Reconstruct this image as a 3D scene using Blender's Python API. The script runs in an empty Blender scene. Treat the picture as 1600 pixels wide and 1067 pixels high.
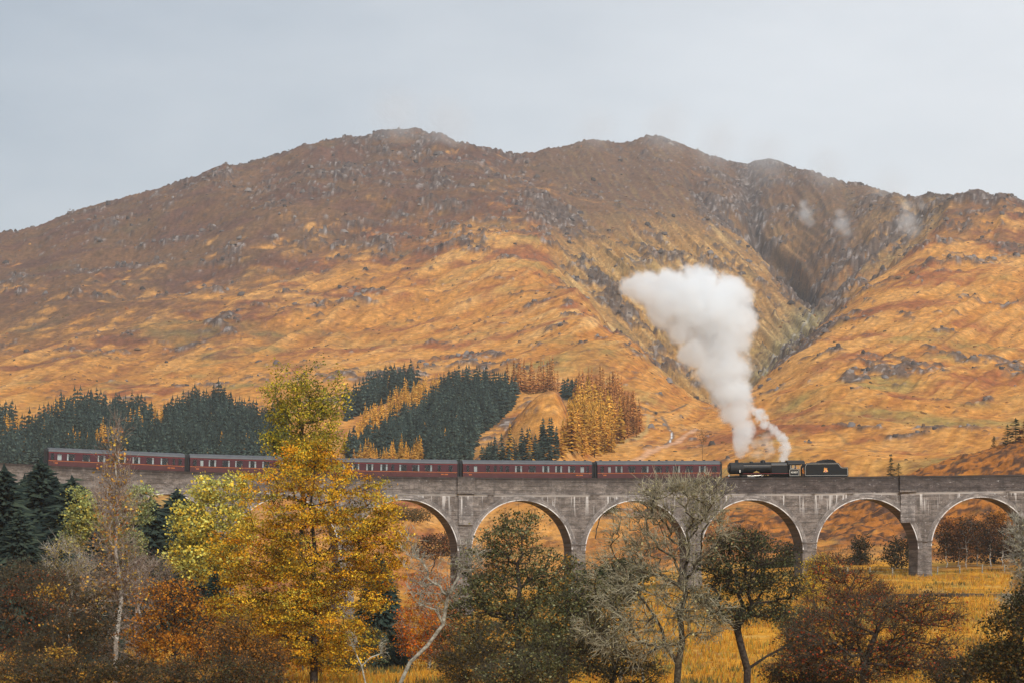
import bpy, math, random, time
import numpy as np
from mathutils import Vector, Matrix
T0 = time.time()
SC = bpy.context.scene
COL = SC.collection
RNG = random.Random(7)
NPR = np.random.RandomState(11)

# ------------------------------------------------------------------ camera, sky, sun, exposure
F = 4537.0      # focal length in photo pixels (photo 1600 wide)
HZ = 895.0      # photo row of the eye level
cam_d = bpy.data.cameras.new('camera')
cam = bpy.data.objects.new('camera', cam_d)
COL.objects.link(cam)
SC.camera = cam
cam_d.sensor_width = 36.0
cam_d.lens = 36.0 * F / 1600.0
cam_d.shift_y = (HZ - 533.5) / 1600.0
cam_d.clip_start = 0.5
cam_d.clip_end = 30000.0
cam.rotation_euler = (math.radians(90), 0, 0)

SUN_EL, SUN_AZ = math.radians(40), math.radians(158)   # azimuth clockwise from +Y: behind the camera, a little to its right
world = bpy.data.worlds.new('World')
SC.world = world
world.use_nodes = True
wn, wl = world.node_tree.nodes, world.node_tree.links
wn.clear()
w_out = wn.new('ShaderNodeOutputWorld')
w_bg1 = wn.new('ShaderNodeBackground')
w_bg2 = wn.new('ShaderNodeBackground')
w_add = wn.new('ShaderNodeAddShader')
sky = wn.new('ShaderNodeTexSky')
sky.sky_type = 'NISHITA'
sky.sun_disc = False
sky.sun_elevation = SUN_EL
sky.sun_rotation = SUN_AZ
sky.altitude = 100
w_bg1.inputs['Strength'].default_value = 0.02
wl.new(sky.outputs[0], w_bg1.inputs['Color'])
# overcast cloud deck: pale blue grey, a little brighter towards the right of the view
w_tc = wn.new('ShaderNodeTexCoord')
w_sep = wn.new('ShaderNodeSeparateXYZ')
wl.new(w_tc.outputs['Generated'], w_sep.inputs[0])
w_noise = wn.new('ShaderNodeTexNoise')
w_noise.inputs['Scale'].default_value = 5.0
w_noise.inputs['Detail'].default_value = 5.0
w_noise.inputs['Roughness'].default_value = 0.55
w_map = wn.new('ShaderNodeMapping')
w_map.inputs['Scale'].default_value = (1, 1, 2.6)
wl.new(w_tc.outputs['Generated'], w_map.inputs[0])
wl.new(w_map.outputs[0], w_noise.inputs['Vector'])
w_m1 = wn.new('ShaderNodeMath'); w_m1.operation = 'MULTIPLY_ADD'   # x * 1.9 + 0.36
wl.new(w_sep.outputs['X'], w_m1.inputs[0]); w_m1.inputs[1].default_value = 2.1; w_m1.inputs[2].default_value = 0.14
w_m2 = wn.new('ShaderNodeMath'); w_m2.operation = 'MULTIPLY_ADD'
wl.new(w_noise.outputs['Fac'], w_m2.inputs[0]); w_m2.inputs[1].default_value = 1.0
wl.new(w_m1.outputs[0], w_m2.inputs[2])
w_ramp = wn.new('ShaderNodeValToRGB')
cr = w_ramp.color_ramp
cr.elements[0].position = 0.15; cr.elements[0].color = (0.37, 0.42, 0.475, 1)
cr.elements[1].position = 1.0; cr.elements[1].color = (0.75, 0.77, 0.79, 1)
e = cr.elements.new(0.62); e.color = (0.59, 0.62, 0.65, 1)
wl.new(w_m2.outputs[0], w_ramp.inputs[0])
wl.new(w_ramp.outputs[0], w_bg2.inputs['Color'])
w_bg2.inputs['Strength'].default_value = 1.0
wl.new(w_bg1.outputs[0], w_add.inputs[0]); wl.new(w_bg2.outputs[0], w_add.inputs[1])
wl.new(w_add.outputs[0], w_out.inputs['Surface'])

sun_d = bpy.data.lights.new('sun', 'SUN')
sun_d.energy = 3.3
sun_d.angle = math.radians(4)
sun_d.color = (1.0, 0.95, 0.88)
sun = bpy.data.objects.new('sun', sun_d)
COL.objects.link(sun)
sd = Vector((math.sin(SUN_AZ) * math.cos(SUN_EL), math.cos(SUN_AZ) * math.cos(SUN_EL), math.sin(SUN_EL)))
sun.rotation_euler = sd.to_track_quat('Z', 'Y').to_euler()
sun.location = (0, -50, 300)

SC.view_settings.view_transform = 'Standard'
SC.view_settings.look = 'None'
SC.view_settings.exposure = 0.0
SC.view_settings.gamma = 1.0
SC.view_settings.use_curve_mapping = False
SC.render.engine = 'CYCLES'
SC.cycles.use_denoising = True
SC.cycles.use_adaptive_sampling = True
SC.cycles.adaptive_threshold = 0.02
SC.cycles.max_bounces = 11
SC.cycles.diffuse_bounces = 2
SC.cycles.glossy_bounces = 2
SC.cycles.transmission_bounces = 3
SC.cycles.volume_bounces = 10
SC.cycles.transparent_max_bounces = 8
SC.cycles.volume_step_rate = 1.0
SC.cycles.volume_max_steps = 256

# ------------------------------------------------------------------ small helpers
def tag(o, label=None, cat=None, group=None, kind=None):
    if label: o['label'] = label
    if cat: o['category'] = cat
    if group: o['group'] = group
    if kind: o['kind'] = kind
    return o

def empty(name, loc=(0, 0, 0), rz=0.0):
    o = bpy.data.objects.new(name, None)
    o.empty_display_size = 0.5
    o.location = loc
    o.rotation_euler = (0, 0, rz)
    COL.objects.link(o)
    return o

def hash2(ix, iy, seed):
    h = (ix.astype(np.int64) * 374761393 + iy.astype(np.int64) * 668265263 + seed * 974634777) & 0xFFFFFFFF
    h = ((h ^ (h >> 13)) * 1274126177) & 0xFFFFFFFF
    h = ((h ^ (h >> 16)) * 2246822519) & 0xFFFFFFFF
    return (h ^ (h >> 15)) & 0xFFFF

_GA = np.arange(256) * (2 * np.pi / 256)
_GX, _GY = np.cos(_GA).astype(np.float32), np.sin(_GA).astype(np.float32)

def pn(x, y, seed=0):
    """2-D gradient noise, about -1..1"""
    x0 = np.floor(x); y0 = np.floor(y)
    fx = (x - x0); fy = (y - y0)
    ix = x0.astype(np.int64); iy = y0.astype(np.int64)
    u = fx * fx * fx * (fx * (fx * 6 - 15) + 10)
    v = fy * fy * fy * (fy * (fy * 6 - 15) + 10)
    def g(dx, dy):
        h = hash2(ix + dx, iy + dy, seed) & 255
        return _GX[h] * (fx - dx) + _GY[h] * (fy - dy)
    a = g(0, 0) * (1 - u) + g(1, 0) * u
    b = g(0, 1) * (1 - u) + g(1, 1) * u
    return (a * (1 - v) + b * v) * 1.5

def fbm(x, y, seed=0, oct=4, gain=0.5, lac=2.03):
    s = 0; a = 1.0; n = 0
    for k in range(oct):
        s = s + a * pn(x, y, seed + k * 17)
        n += a; a *= gain; x = x * lac + 13.7; y = y * lac - 7.3
    return s / n

def ridged(x, y, seed=0, oct=4, gain=0.5, lac=2.07):
    s = 0; a = 1.0; n = 0
    for k in range(oct):
        s = s + a * (1 - 2 * np.abs(pn(x, y, seed + k * 17)))
        n += a; a *= gain; x = x * lac + 5.1; y = y * lac + 9.2
    return s / n

def sst(a, b, x):
    t = np.clip((x - a) / (b - a), 0, 1)
    return t * t * (3 - 2 * t)

def mesh_np(name, V, Fc, mats, parent=None, smooth=True, mat_idx=None, colors=None, cname='cover'):
    """V (n,3), Fc (m,3|4) arrays -> a linked mesh object"""
    me = bpy.data.meshes.new(name)
    V = np.asarray(V, dtype=np.float32); Fc = np.asarray(Fc, dtype=np.int32)
    k = Fc.shape[1]
    me.vertices.add(len(V)); me.vertices.foreach_set('co', V.ravel())
    me.loops.add(Fc.size); me.loops.foreach_set('vertex_index', Fc.ravel())
    me.polygons.add(len(Fc))
    me.polygons.foreach_set('loop_start', np.arange(0, Fc.size, k, dtype=np.int32))
    me.polygons.foreach_set('loop_total', np.full(len(Fc), k, dtype=np.int32))
    if smooth: me.polygons.foreach_set('use_smooth', np.ones(len(Fc), dtype=bool))
    if mat_idx is not None: me.polygons.foreach_set('material_index', np.asarray(mat_idx, dtype=np.int32))
    me.update(calc_edges=True)
    for m in (mats if isinstance(mats, (list, tuple)) else [mats]): me.materials.append(m)
    if colors is not None:
        at = me.color_attributes.new(cname, 'FLOAT_COLOR', 'POINT')
        c4 = np.ones((len(V), 4), dtype=np.float32); c4[:, :3] = colors
        at.data.foreach_set('color', c4.ravel())
    o = bpy.data.objects.new(name, me)
    COL.objects.link(o)
    if parent: o.parent = parent
    return o

def new_mat(name):
    m = bpy.data.materials.new(name)
    m.use_nodes = True
    n = m.node_tree.nodes
    return m, n, m.node_tree.links, n['Principled BSDF']

def simple_mat(name, col, rough=0.8, metal=0.0, var=0.15, scale=2.0, bump=0.0, spec=0.3):
    """flat colour broken up by noise"""
    m, n, l, b = new_mat(name)
    tc = n.new('ShaderNodeTexCoord'); nz = n.new('ShaderNodeTexNoise')
    nz.inputs['Scale'].default_value = scale; nz.inputs['Detail'].default_value = 4
    l.new(tc.outputs['Object'], nz.inputs['Vector'])
    r = n.new('ShaderNodeValToRGB')
    r.color_ramp.elements[0].position = 0.3; r.color_ramp.elements[1].position = 0.7
    r.color_ramp.elements[0].color = tuple(c * (1 - var) for c in col) + (1,)
    r.color_ramp.elements[1].color = tuple(min(1, c * (1 + var)) for c in col) + (1,)
    l.new(nz.outputs['Fac'], r.inputs[0]); l.new(r.outputs[0], b.inputs['Base Color'])
    b.inputs['Roughness'].default_value = rough; b.inputs['Metallic'].default_value = metal
    b.inputs['Specular IOR Level'].default_value = spec
    if bump:
        bp = n.new('ShaderNodeBump'); bp.inputs['Strength'].default_value = bump; bp.inputs['Distance'].default_value = 0.05
        l.new(nz.outputs['Fac'], bp.inputs['Height']); l.new(bp.outputs[0], b.inputs['Normal'])
    return m
# ------------------------------------------------------------------ terrain
# survey points: for a bearing (given as photo column) the ground row seen at each distance
SURVEY = {
 -3000: [(120,1130),(200,1080),(445,960),(900,850),(1500,780),(2500,760),(5500,800)],
 -900: [(120,1130),(200,1080),(445,960),(700,860),(1200,720),(2000,640),(2700,600),(3400,640),(5500,760)],
 0: [(120,1130),(200,1078),(300,1020),(445,950),(600,850),(800,765),(1000,710),(1200,650),(1500,585),(2000,490),(2500,405),(2800,366),(3200,385),(5000,620)],
 110: [(2000,470),(2500,380),(2850,334),(3200,355)],
 200: [(120,1130),(200,1078),(300,1020),(445,950),(600,850),(800,765),(1000,705),(1200,645),(1600,560),(2200,440),(2700,335),(2900,305),(3200,325),(5000,600)],
 350: [(2200,410),(2700,290),(2900,259),(3200,285)],
 400: [(120,1130),(200,1076),(300,1020),(445,955),(600,850),(800,770),(1000,705),(1200,640),(1600,540),(2200,395),(2700,275),(2930,243),(3250,268),(5000,580)],
 540: [(2200,390),(2700,262),(2980,216),(3300,240)],
 640: [(120,1130),(200,1076),(300,1020),(445,955),(540,885),(600,830),(680,812),(800,775),(900,735),(1000,700),(1200,632),(1600,530),(2200,385),(2700,270),(3050,204),(3400,232),(5000,560)],
 740: [(120,1130),(200,1076),(300,1015),(445,955),(540,900),(640,850),(700,825),(900,735),(1200,630),(1600,520),(2200,370),(2700,268),(2950,229),(3250,250),(3700,340),(5000,560)],
 830: [(120,1130),(200,1076),(300,1005),(445,940),(540,885),(620,845),(700,805),(900,720),(1200,622),(1600,505),(1900,430),(2200,370),(2600,305),(3000,240),(3300,241),(3600,300),(5000,560)],
 900: [(445,930),(540,880),(620,835),(700,800),(900,715),(1200,615),(1500,510),(1700,452),(1850,462),(2100,420),(2500,345),(3000,258),(3300,222),(3600,260),(5000,560)],
 1000: [(120,1130),(200,1076),(300,990),(445,922),(540,870),(620,825),(700,800),(900,718),(1200,622),(1400,560),(1500,545),(1680,568),(1850,520),(2100,440),(2600,335),(3200,250),(3500,216),(3800,260),(5000,560)],
 1090: [(445,912),(540,850),(640,805),(760,765),(900,722),(1100,672),(1300,640),(1500,642),(1650,620),(1850,540),(2200,440),(2700,340),(3200,275),(3600,237),(3900,290),(5000,560)],
 1180: [(120,1130),(200,1076),(300,980),(445,902),(540,850),(640,800),(760,758),(900,712),(1100,665),(1300,632),(1450,612),(1650,600),(1850,570),(2200,475),(2600,390),(2950,335),(3300,290),(3650,260),(4000,310),(5000,560)],
 1240: [(445,898),(540,845),(640,795),(760,755),(900,708),(1100,650),(1300,600),(1400,568),(1550,562),(1750,548),(1950,528),(2200,498),(2500,430),(2750,382),(3000,330),(3500,257),(3900,300)],
 1290: [(540,842),(640,790),(760,752),(900,706),(1100,635),(1300,575),(1500,532),(1650,512),(1850,498),(2100,474),(2350,448),(2550,395),(2900,330),(3450,278),(3800,320),(5000,560)],
 1340: [(120,1130),(200,1076),(300,975),(445,896),(540,830),(640,780),(760,748),(900,700),(1100,640),(1400,545),(1600,495),(1800,452),(2000,455),(2250,445),(2500,380),(2800,330),(3300,291),(3700,340)],
 1440: [(445,896),(500,870),(560,800),(620,742),(720,740),(900,700),(1100,640),(1400,530),(1700,450),(2000,372),(2200,385),(2450,345),(2700,312),(3300,350),(5000,560)],
 1520: [(120,1130),(200,1076),(300,970),(445,894),(500,868),(560,780),(620,715),(720,722),(900,695),(1100,640),(1400,530),(1800,425),(2200,335),(2450,297),(2800,325),(3300,400),(5000,600)],
 1600: [(120,1130),(200,1076),(300,970),(445,892),(500,866),(560,760),(620,690),(720,705),(900,690),(1100,640),(1400,535),(1800,430),(2200,355),(2450,315),(2800,350),(4000,520),(5000,640)],
 1800: [(445,890),(560,740),(640,650),(750,660),(1000,640),(1400,530),(1900,410),(2450,340),(2900,380),(5000,640)],
 2700: [(120,1130),(200,1070),(445,880),(640,700),(1000,640),(1500,560),(2200,480),(3000,520),(5000,700)],
 4200: [(120,1130),(445,900),(1000,780),(2000,700),(5000,800)],
}
_sp = np.array([(c, math.log(Y), r) for c, L in SURVEY.items() for (Y, r) in L], dtype=np.float64)
def _feat(c, L):
    cc = np.where(c < -100, -100 + (c + 100) * 0.35, np.where(c > 1700, 1700 + (c - 1700) * 0.35, c))
    return cc / 260.0, L * 3.4
_fx, _fy = _feat(_sp[:, 0], _sp[:, 1])
_K = np.sqrt((_fx[:, None] - _fx[None]) ** 2 + (_fy[:, None] - _fy[None]) ** 2 + 0.004)
_A = np.zeros((len(_sp) + 3,) * 2)
_A[:-3, :-3] = _K + np.eye(len(_sp)) * -0.004
_A[:-3, -3] = 1; _A[:-3, -2] = _fx; _A[:-3, -1] = _fy
_A[-3:, :-3] = _A[:-3, -3:].T
_w = np.linalg.solve(_A, np.concatenate([_sp[:, 2], [0, 0, 0]]))

def survey_row(c, L):
    c = np.asarray(c, dtype=np.float32); L = np.asarray(L, dtype=np.float32)
    x, y = _feat(c, L)
    out = (_w[-3] + _w[-2] * x + _w[-1] * y).astype(np.float32)
    for k in range(len(_sp)):
        out = out + np.float32(_w[k]) * np.sqrt((x - np.float32(_fx[k])) ** 2 + (y - np.float32(_fy[k])) ** 2 + np.float32(0.004))
    return out

CREST_C = np.array([820, 900, 1000, 1090, 1180, 1240, 1290, 1340, 1440, 1520])
CREST_Y = np.array([2300, 1700, 1500, 1300, 1450, 1480, 1680, 1800, 2000, 2600])

def zones(c, Y):
    """weights of the gullied far slope (B) and of the right-hand hill (C)"""
    yc = np.interp(c, CREST_C, CREST_Y)
    wB = sst(0, 160, Y - yc) * sst(820, 900, c) * (1 - sst(1470, 1540, c))
    wC = sst(1110, 1200, c) * (1 - wB) * sst(640, 760, Y)
    return wB, wC

RIDGE = np.array([(-260,420),(0,364),(60,353),(100,337),(130,324),(190,309),(230,300),(290,280),(350,257),(375,258),(400,250),(440,238),(500,220),(545,213),(570,214),(585,208),(600,203),(640,201),(690,207),(712,222),(725,222),(760,230),(800,237),(835,239),(850,234),(880,228),(900,223),(925,218),(960,222),(985,221),(1000,215),(1020,213),(1045,216),(1080,232),(1110,243),(1140,250),(1168,257),(1180,251),(1200,248),(1220,253),(1240,261),(1280,270),(1320,285),(1340,285),(1380,297),(1430,308),(1440,305),(1480,302),(1505,302),(1520,296),(1540,301),(1552,304),(1565,300),(1580,306),(1600,314),(1700,330)], dtype=float)
RAW = np.array([[0,20,40,60,80,100,120,140,160,180,200,220,240,260,280,300,320,340,360,380,400,420,440,460,480,500,520,540,560,580,600,620,640,660,680,700,720,740,760,780,800,820,840,860,880,900,920,940,960,980,1000,1020,1040,1060,1080,1100,1120,1140,1160,1180,1200,1220,1240,1260,1280,1300,1320,1340,1360,1380,1400,1420,1440,1460,1480,1500,1520,1540,1560,1580,1600],[361,350,348,343,341,335,328,320,315,306,301,294,293,287,279,275,271,263,255,246,238,234,229,227,222,218,211,208,204,200,195,195,191,198,209,216,222,223,223,224,222,226,227,229,224,221,223,222,220,216,216,218,221,228,233,237,245,248,251,254,254,254,254,264,268,278,277,281,294,302,309,309,302,302,296,286,280,283,291,294,300]], dtype=float)
def ground(X, Y, detail=True):
    """terrain height and helper fields at world X, Y (arrays)"""
    X = np.asarray(X, dtype=np.float32); Y = np.asarray(Y, dtype=np.float32)
    Ye = np.maximum(Y, 120.0)
    c = 800 + F * X / Ye
    c = np.clip(c, -3400, 4600)
    row = survey_row(c, np.log(Ye))
    wk = np.where(c < 862, 85.0, 38.0)
    row = row - 112 * np.exp(-((c - 862) / wk) ** 2) * np.exp(-((np.log(Ye) - math.log(885)) / .066) ** 2)   # rocky knoll
    z = (HZ - row) / F * Ye
    z = z + np.where(Y < 120, (z * 0 + 3.6) * sst(70, 10, Y), 0)
    far = sst(480, 1100, Y)
    vfar = sst(1000, 2200, Y)
    z = z + 0.35 * fbm(X / 14, Y / 14, 3, 3) * (1 - sst(420, 500, Y) * 0.3)
    wB, wC = zones(c, Y)
    rock = np.zeros_like(z)
    if detail:
        m = sst(470, 640, Y)
        z = z + m * (1 - 0.6 * vfar) * 3.0 * fbm(X / 70, Y / 85, 21, 4, 0.5)
        z = z + vfar * (1 - 0.5 * wB) * (12 * fbm(X / 260, Y / 300, 5, 2) + 5.5 * fbm(X / 85, Y / 140, 8, 2, 0.5)) * sst(190, 290, row + 40)
        # hummocks at the foot of the right hill
        hm = sst(700, 800, Y) * (1 - sst(1100, 1400, Y)) * sst(1050, 1200, c)
        z = z + hm * 4.5 * ridged(X / 95 + 0.3 * Y / 120, Y / 150, 33, 2)
        # gullies running down the far slope
        q = c - 0.98 * row + 14 * fbm(X / 120, Y / 200, 44, 2)
        gul = np.abs(pn(q / 19.0, row / 330.0, 50)) * 1.0 + 0.6 * np.abs(pn(q / 8.0, row / 170.0, 51)) + 0.3 * np.abs(pn(q / 4.0, row / 80.0, 57))
        z = z + wB * (gul - 0.5) * 8.0 * (1 - sst(1240, 1330, c)) * sst(300, 400, row + .25 * (c - 1000))
        # steep flutes on the gorge's far wall
        q3 = c + 0.9 * row + 10 * fbm(X / 60, Y / 120, 46, 2)
        gul3 = np.abs(pn(q3 / 24.0, row / 200.0, 52)) + 0.5 * np.abs(pn(q3 / 9.0, row / 100.0, 53))
        z = z + wB * (gul3 - 0.45) * 13.0 * sst(1250, 1330, c) * sst(320, 400, row)
        # the burn's ravine, its side notches and the rock flutes beside it
        def line_d(pts):
            d = np.full_like(z, 1e9)
            for (x0, y0), (x1, y1) in zip(pts[:-1], pts[1:]):
                dx, dy = x1 - x0, y1 - y0
                t = np.clip(((c - x0) * dx + (row - y0) * dy) / (dx * dx + dy * dy), 0, 1)
                d = np.minimum(d, np.hypot(c - x0 - t * dx, row - y0 - t * dy))
            return d
        jit = 5 * fbm(X / 30, Y / 50, 49, 3)
        rav = np.exp(-((line_d([(1166, 262), (1170, 300), (1184, 345), (1222, 388), (1256, 430), (1272, 452)]) + jit) / 13) ** 2)
        rav2 = np.exp(-((line_d([(1078, 285), (1112, 318), (1150, 338), (1182, 350)]) + jit) / 9) ** 2) + np.exp(-((line_d([(1296, 455), (1335, 415), (1385, 372), (1430, 335)]) + jit) / 15) ** 2) + .6 * np.exp(-((line_d([(1262, 434), (1300, 400), (1350, 372)]) + jit) / 9) ** 2)
        z = z - wB * (24 * rav * sst(262, 350, row) + 13 * rav2) - wB * 14 * np.exp(-((line_d([(1184, 345), (1222, 388), (1256, 430)])) / 38) ** 2)
        ravr = np.clip(rav * .75 + rav2 * .5, 0, 1) * wB
        # ribs on the open face
        qa = row + 0.42 * c + 10 * fbm(X / 90, Y / 130, 47, 2)
        rib = ridged(qa / 34.0, c / 260.0, 54, 3, .45)
        z = z + sst(900, 1700, Y) * (1 - wB) * (1 - wC) * 3.4 * rib
        qc = row + 0.55 * c + 12 * fbm(X / 90, Y / 130, 48, 2)
        ribc = ridged(qc / 36.0, c / 240.0, 55, 3, .45)
        z = z + wC * sst(900, 1300, Y) * 3.6 * ribc
        # crags: steps of bare rock
        rn = 0.75 * fbm(X / 42 + 0.35 * Y / 60, Y / 66, 60, 4, 0.6) + 0.42 * fbm(X / 13, Y / 22, 61, 3, 0.6)
        big = fbm(X / 170, Y / 230, 64, 2)
        high = sst(520, 260, row)
        thr = 0.27 - 0.16 * high - 0.34 * big - 0.05 * sst(500, 900, c) * (1 - wC)
        thr = np.where((c > 760) & (c < 1090) & (wB > 0.5), 0.20, thr)
        bias = ravr * .55
        def spot(c0, r0, sx, sy, a, ang=0.0):
            dx = c - c0; dy = row - r0
            u = dx * math.cos(ang) + dy * math.sin(ang); v = -dx * math.sin(ang) + dy * math.cos(ang)
            return a * np.exp(-(u / sx) ** 2 - (v / sy) ** 2)
        for s in [(345,510,38,16,.45,-.3),(270,550,30,10,.3,-.35),(530,285,60,22,.35,-.3),(960,470,80,14,.55,.75),
                  (1030,400,60,14,.45,.45),(845,340,50,22,.4,.3),(900,350,60,18,.3,.5),(1010,570,45,16,.4,.4),(960,555,45,12,.3,.2),
                  (780,575,50,10,.3,0),(1250,545,70,13,.5,-.65),(1370,590,55,20,.38,.1),(1430,500,50,8,.3,0),(1530,310,90,14,.5,0),
                  (1570,410,45,25,.35,0),(1340,425,90,12,.50,-.85),(1310,380,40,30,.3,-.8),(1180,310,40,36,.5,1.2),(1110,320,30,18,.5,.8),(1250,440,60,14,.5,.9),
                  (850,640,34,20,.30,0),(800,665,30,10,.3,-.4),(1540,640,16,6,.5,0),(1330,605,20,8,.4,0),(1450,553,40,5,.5,0),(1310,680,14,3,.5,.1),(1280,640,16,3,.4,0),
                  (220,390,80,24,.25,-.3),(400,380,80,16,.22,-.35),(700,290,60,16,.2,0),(620,215,70,14,.4,0),(1040,222,60,14,.3,0),(1210,262,40,14,.4,0),
                  (40,440,60,18,.3,-.5),(130,460,60,14,.2,-.4)]:
            bias = bias + spot(*s)
        thr = thr - bias * 0.75
        crumb = fbm(X / 7.5, Y / 11, 66, 3, .65)
        rock = sst(0.0, 0.10, rn - thr) * sst(560, 760, Y) * sst(-.30, .0, crumb + .5 * bias)
        rock = np.maximum(rock, .8 * sst(.36, .46, fbm(X / 10, Y / 15, 67, 3, .6) + .16 * high + .10 * big - .12 * wC * sst(900, 600, row)) * sst(700, 900, Y))
        cr = ridged(X / 17, Y / 21, 70, 4, 0.62)
        z = z + rock * (0.6 + cr * 1.7 * (0.35 + 0.75 * sst(1000, 2200, Y))) + rock * sst(0.1, 0.3, rn - thr) * 3.2 * vfar
        z = z + sst(600, 1200, Y) * 0.35 * fbm(X / 9, Y / 13, 80, 3, 0.6) * (1 + vfar)
        if RAW is not None:   # bring the crest line to its surveyed height
            tgt = np.interp(c, RIDGE[:, 0], RIDGE[:, 1]); d = tgt - np.interp(c, RAW[0], RAW[1])
            z = z - d * sst(95, 25, row - tgt) * sst(1700, 2100, Y) * Y / F
        # heather hill just behind the viaduct: rough tussocks
        hh = sst(500, 540, Y) * (1 - sst(640, 720, Y))
        z = z + hh * 1.3 * fbm(X / 4.2, Y / 5, 90, 3, 0.6)
    return z, c, row, wB, wC, rock

def gz(x, y):
    return float(ground(np.array([x]), np.array([y]), detail=(y > 470))[0][0])

def at_px(px, Y):
    """world x for a bearing given as photo column"""
    return (px - 800) * Y / F

def cover_colour(X, Y, z, c, row, wB, wC, rock):
    n = len(X)
    def C(r, g, b): return np.array([r, g, b], dtype=np.float32)
    def mix(a, b, t): return a + (b - a) * t[:, None]
    gold, ochre, straw = C(.52, .228, .047), C(.36, .132, .030), C(.66, .42, .18)
    rust, dark, green, grey = C(.27, .085, .032), C(.11, .075, .055), C(.26, .215, .07), C(.115, .085, .070)
    heath_shade = C(.070, .047, .040)
    cA = row + 0.42 * c; cB = c - 0.98 * row; cC = row + 0.55 * c
    fine0 = fbm(X / 4.5, Y / 7, 124, 3, .7)
    me0 = 1 - sst(470, 500, Y)
    wr = 6 * fbm(X / 40, Y / 60, 101, 3)
    sA = fbm((cA + wr) / 10, (c - .4 * row) / 95, 102, 4, .6)
    sB = fbm((cB + wr * .6) / 6, (c + row) / 120, 103, 4, .65)
    sC = fbm((cC + wr) / 11, (c - .5 * row) / 95, 104, 4, .6)
    wA = np.clip(1 - wB - wC, 0, 1)
    s = wA * sA + wB * sB + wC * sC
    lo = fbm(X / 110, Y / 160, 110, 4, .55)
    mid = fbm(X / 24, Y / 36, 111, 4, .6)
    col = np.tile(gold, (n, 1))
    qa = cA + 10 * fbm(X / 90, Y / 130, 47, 2); qc = cC + 12 * fbm(X / 90, Y / 130, 48, 2)
    rib = wA * ridged(qa / 34.0, c / 260.0, 54, 3, .45) + wC * ridged(qc / 36.0, c / 240.0, 55, 3, .45)
    col = mix(col, ochre, sst(-.3, .5, s * .6 + lo * .8 - rib * .35) * .95)
    col = mix(col, straw, sst(.05, .7, -s * .6 - lo * .5 + rib * .4) * (.30 + .38 * np.exp(-((c - 930) / 190) ** 2 - ((row - 460) / 130) ** 2)))  # extra straw around the spur paints in its sunlit band
    up = sst(600, 250, row)
    col = mix(col, green, sst(.05, .4, lo * .6 + fbm(X / 60, Y / 90, 113, 3) * .7 + .10 * wC * sst(1300, 900, Y)) * (.25 + .5 * sst(-.2, .3, mid)))
    br = sst(-.10, .34, fbm(X / 70 + 9, Y / 95, 112, 4, .6) * .9 + mid * .35 + s * .25 + up * .22 * (1 - wB) - .12)
    br = np.clip(br + sst(.55, .9, np.exp(-((c - 1130) / 130) ** 2 - ((row - 690) / 40) ** 2)) * .5, 0, 1)
    col = mix(col, rust, br * (.9 - .35 * wB))
    # darker heath and grass with painted cloud shadow, on tops and left shoulder
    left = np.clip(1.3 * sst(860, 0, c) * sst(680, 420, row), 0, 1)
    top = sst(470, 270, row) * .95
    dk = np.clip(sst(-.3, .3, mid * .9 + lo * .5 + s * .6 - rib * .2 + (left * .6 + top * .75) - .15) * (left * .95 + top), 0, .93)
    col = mix(col, heath_shade * np.array([1., 1., 1.]), dk * .86) * (1 + .55 * dk * np.clip(s + fine0 * .6, -.6, .6))[:, None]
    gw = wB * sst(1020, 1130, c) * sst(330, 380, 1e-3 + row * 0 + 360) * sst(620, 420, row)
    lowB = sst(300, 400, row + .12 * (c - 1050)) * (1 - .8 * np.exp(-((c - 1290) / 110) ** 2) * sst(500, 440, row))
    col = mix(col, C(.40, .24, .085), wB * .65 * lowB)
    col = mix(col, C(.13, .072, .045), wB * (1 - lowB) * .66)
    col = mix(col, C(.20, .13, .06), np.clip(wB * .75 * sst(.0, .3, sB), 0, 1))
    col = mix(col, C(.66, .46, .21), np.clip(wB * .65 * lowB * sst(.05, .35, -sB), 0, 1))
    # gorge bottom: greener grass
    gb = wB * np.exp(-((c - 1225 - (560 - row) * .62) / 40) ** 2) * sst(450, 500, row)
    col = mix(col, mix(np.tile(C(.33, .27, .12), (n, 1)), C(.22, .19, .13), sst(-.1, .3, fine0)), np.clip(gb, 0, 1) * .9)
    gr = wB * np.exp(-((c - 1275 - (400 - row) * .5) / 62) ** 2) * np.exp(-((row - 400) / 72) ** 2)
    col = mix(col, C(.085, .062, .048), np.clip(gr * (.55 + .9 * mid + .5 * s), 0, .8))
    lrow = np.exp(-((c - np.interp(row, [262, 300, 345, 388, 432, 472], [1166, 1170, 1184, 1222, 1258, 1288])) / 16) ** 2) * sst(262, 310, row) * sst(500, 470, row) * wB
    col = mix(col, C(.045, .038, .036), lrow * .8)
    col = col * (1 + .26 * np.clip(fbm(X / 2.4, Y / 4.2, 125, 2, .7), -.6, .6) * (1 - me0))[:, None]
    # heather hill behind the viaduct
    hh = sst(480, 520, Y) * (1 - sst(650, 730, Y)) * sst(940, 1120, c + 1.2 * (row - 800))
    hc = mix(np.tile(C(.40, .14, .024), (n, 1)), C(.085, .040, .022), sst(-.1, .18, fbm(X / 3.6, Y / 5.5, 120, 4, .65)))
    hc = mix(hc, C(.46, .23, .05), sst(.15, .45, fbm(X / 12, Y / 18, 121, 3, .6)) * .6)
    col = mix(col, hc, hh)
    # small dark tufts, pale specks
    tuft = sst(.28, .5, fbm(X / 3.6, Y / 7, 122, 2)) * (1 - .5 * sst(1500, 2500, Y))
    col = mix(col, dark, tuft * .45)
    fine = fbm(X / 5.5, Y / 8.5, 123, 3, .7)
    col = col * (1 + .55 * np.clip(fine, -.5, .5) * (1 - me0))[:, None]
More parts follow.
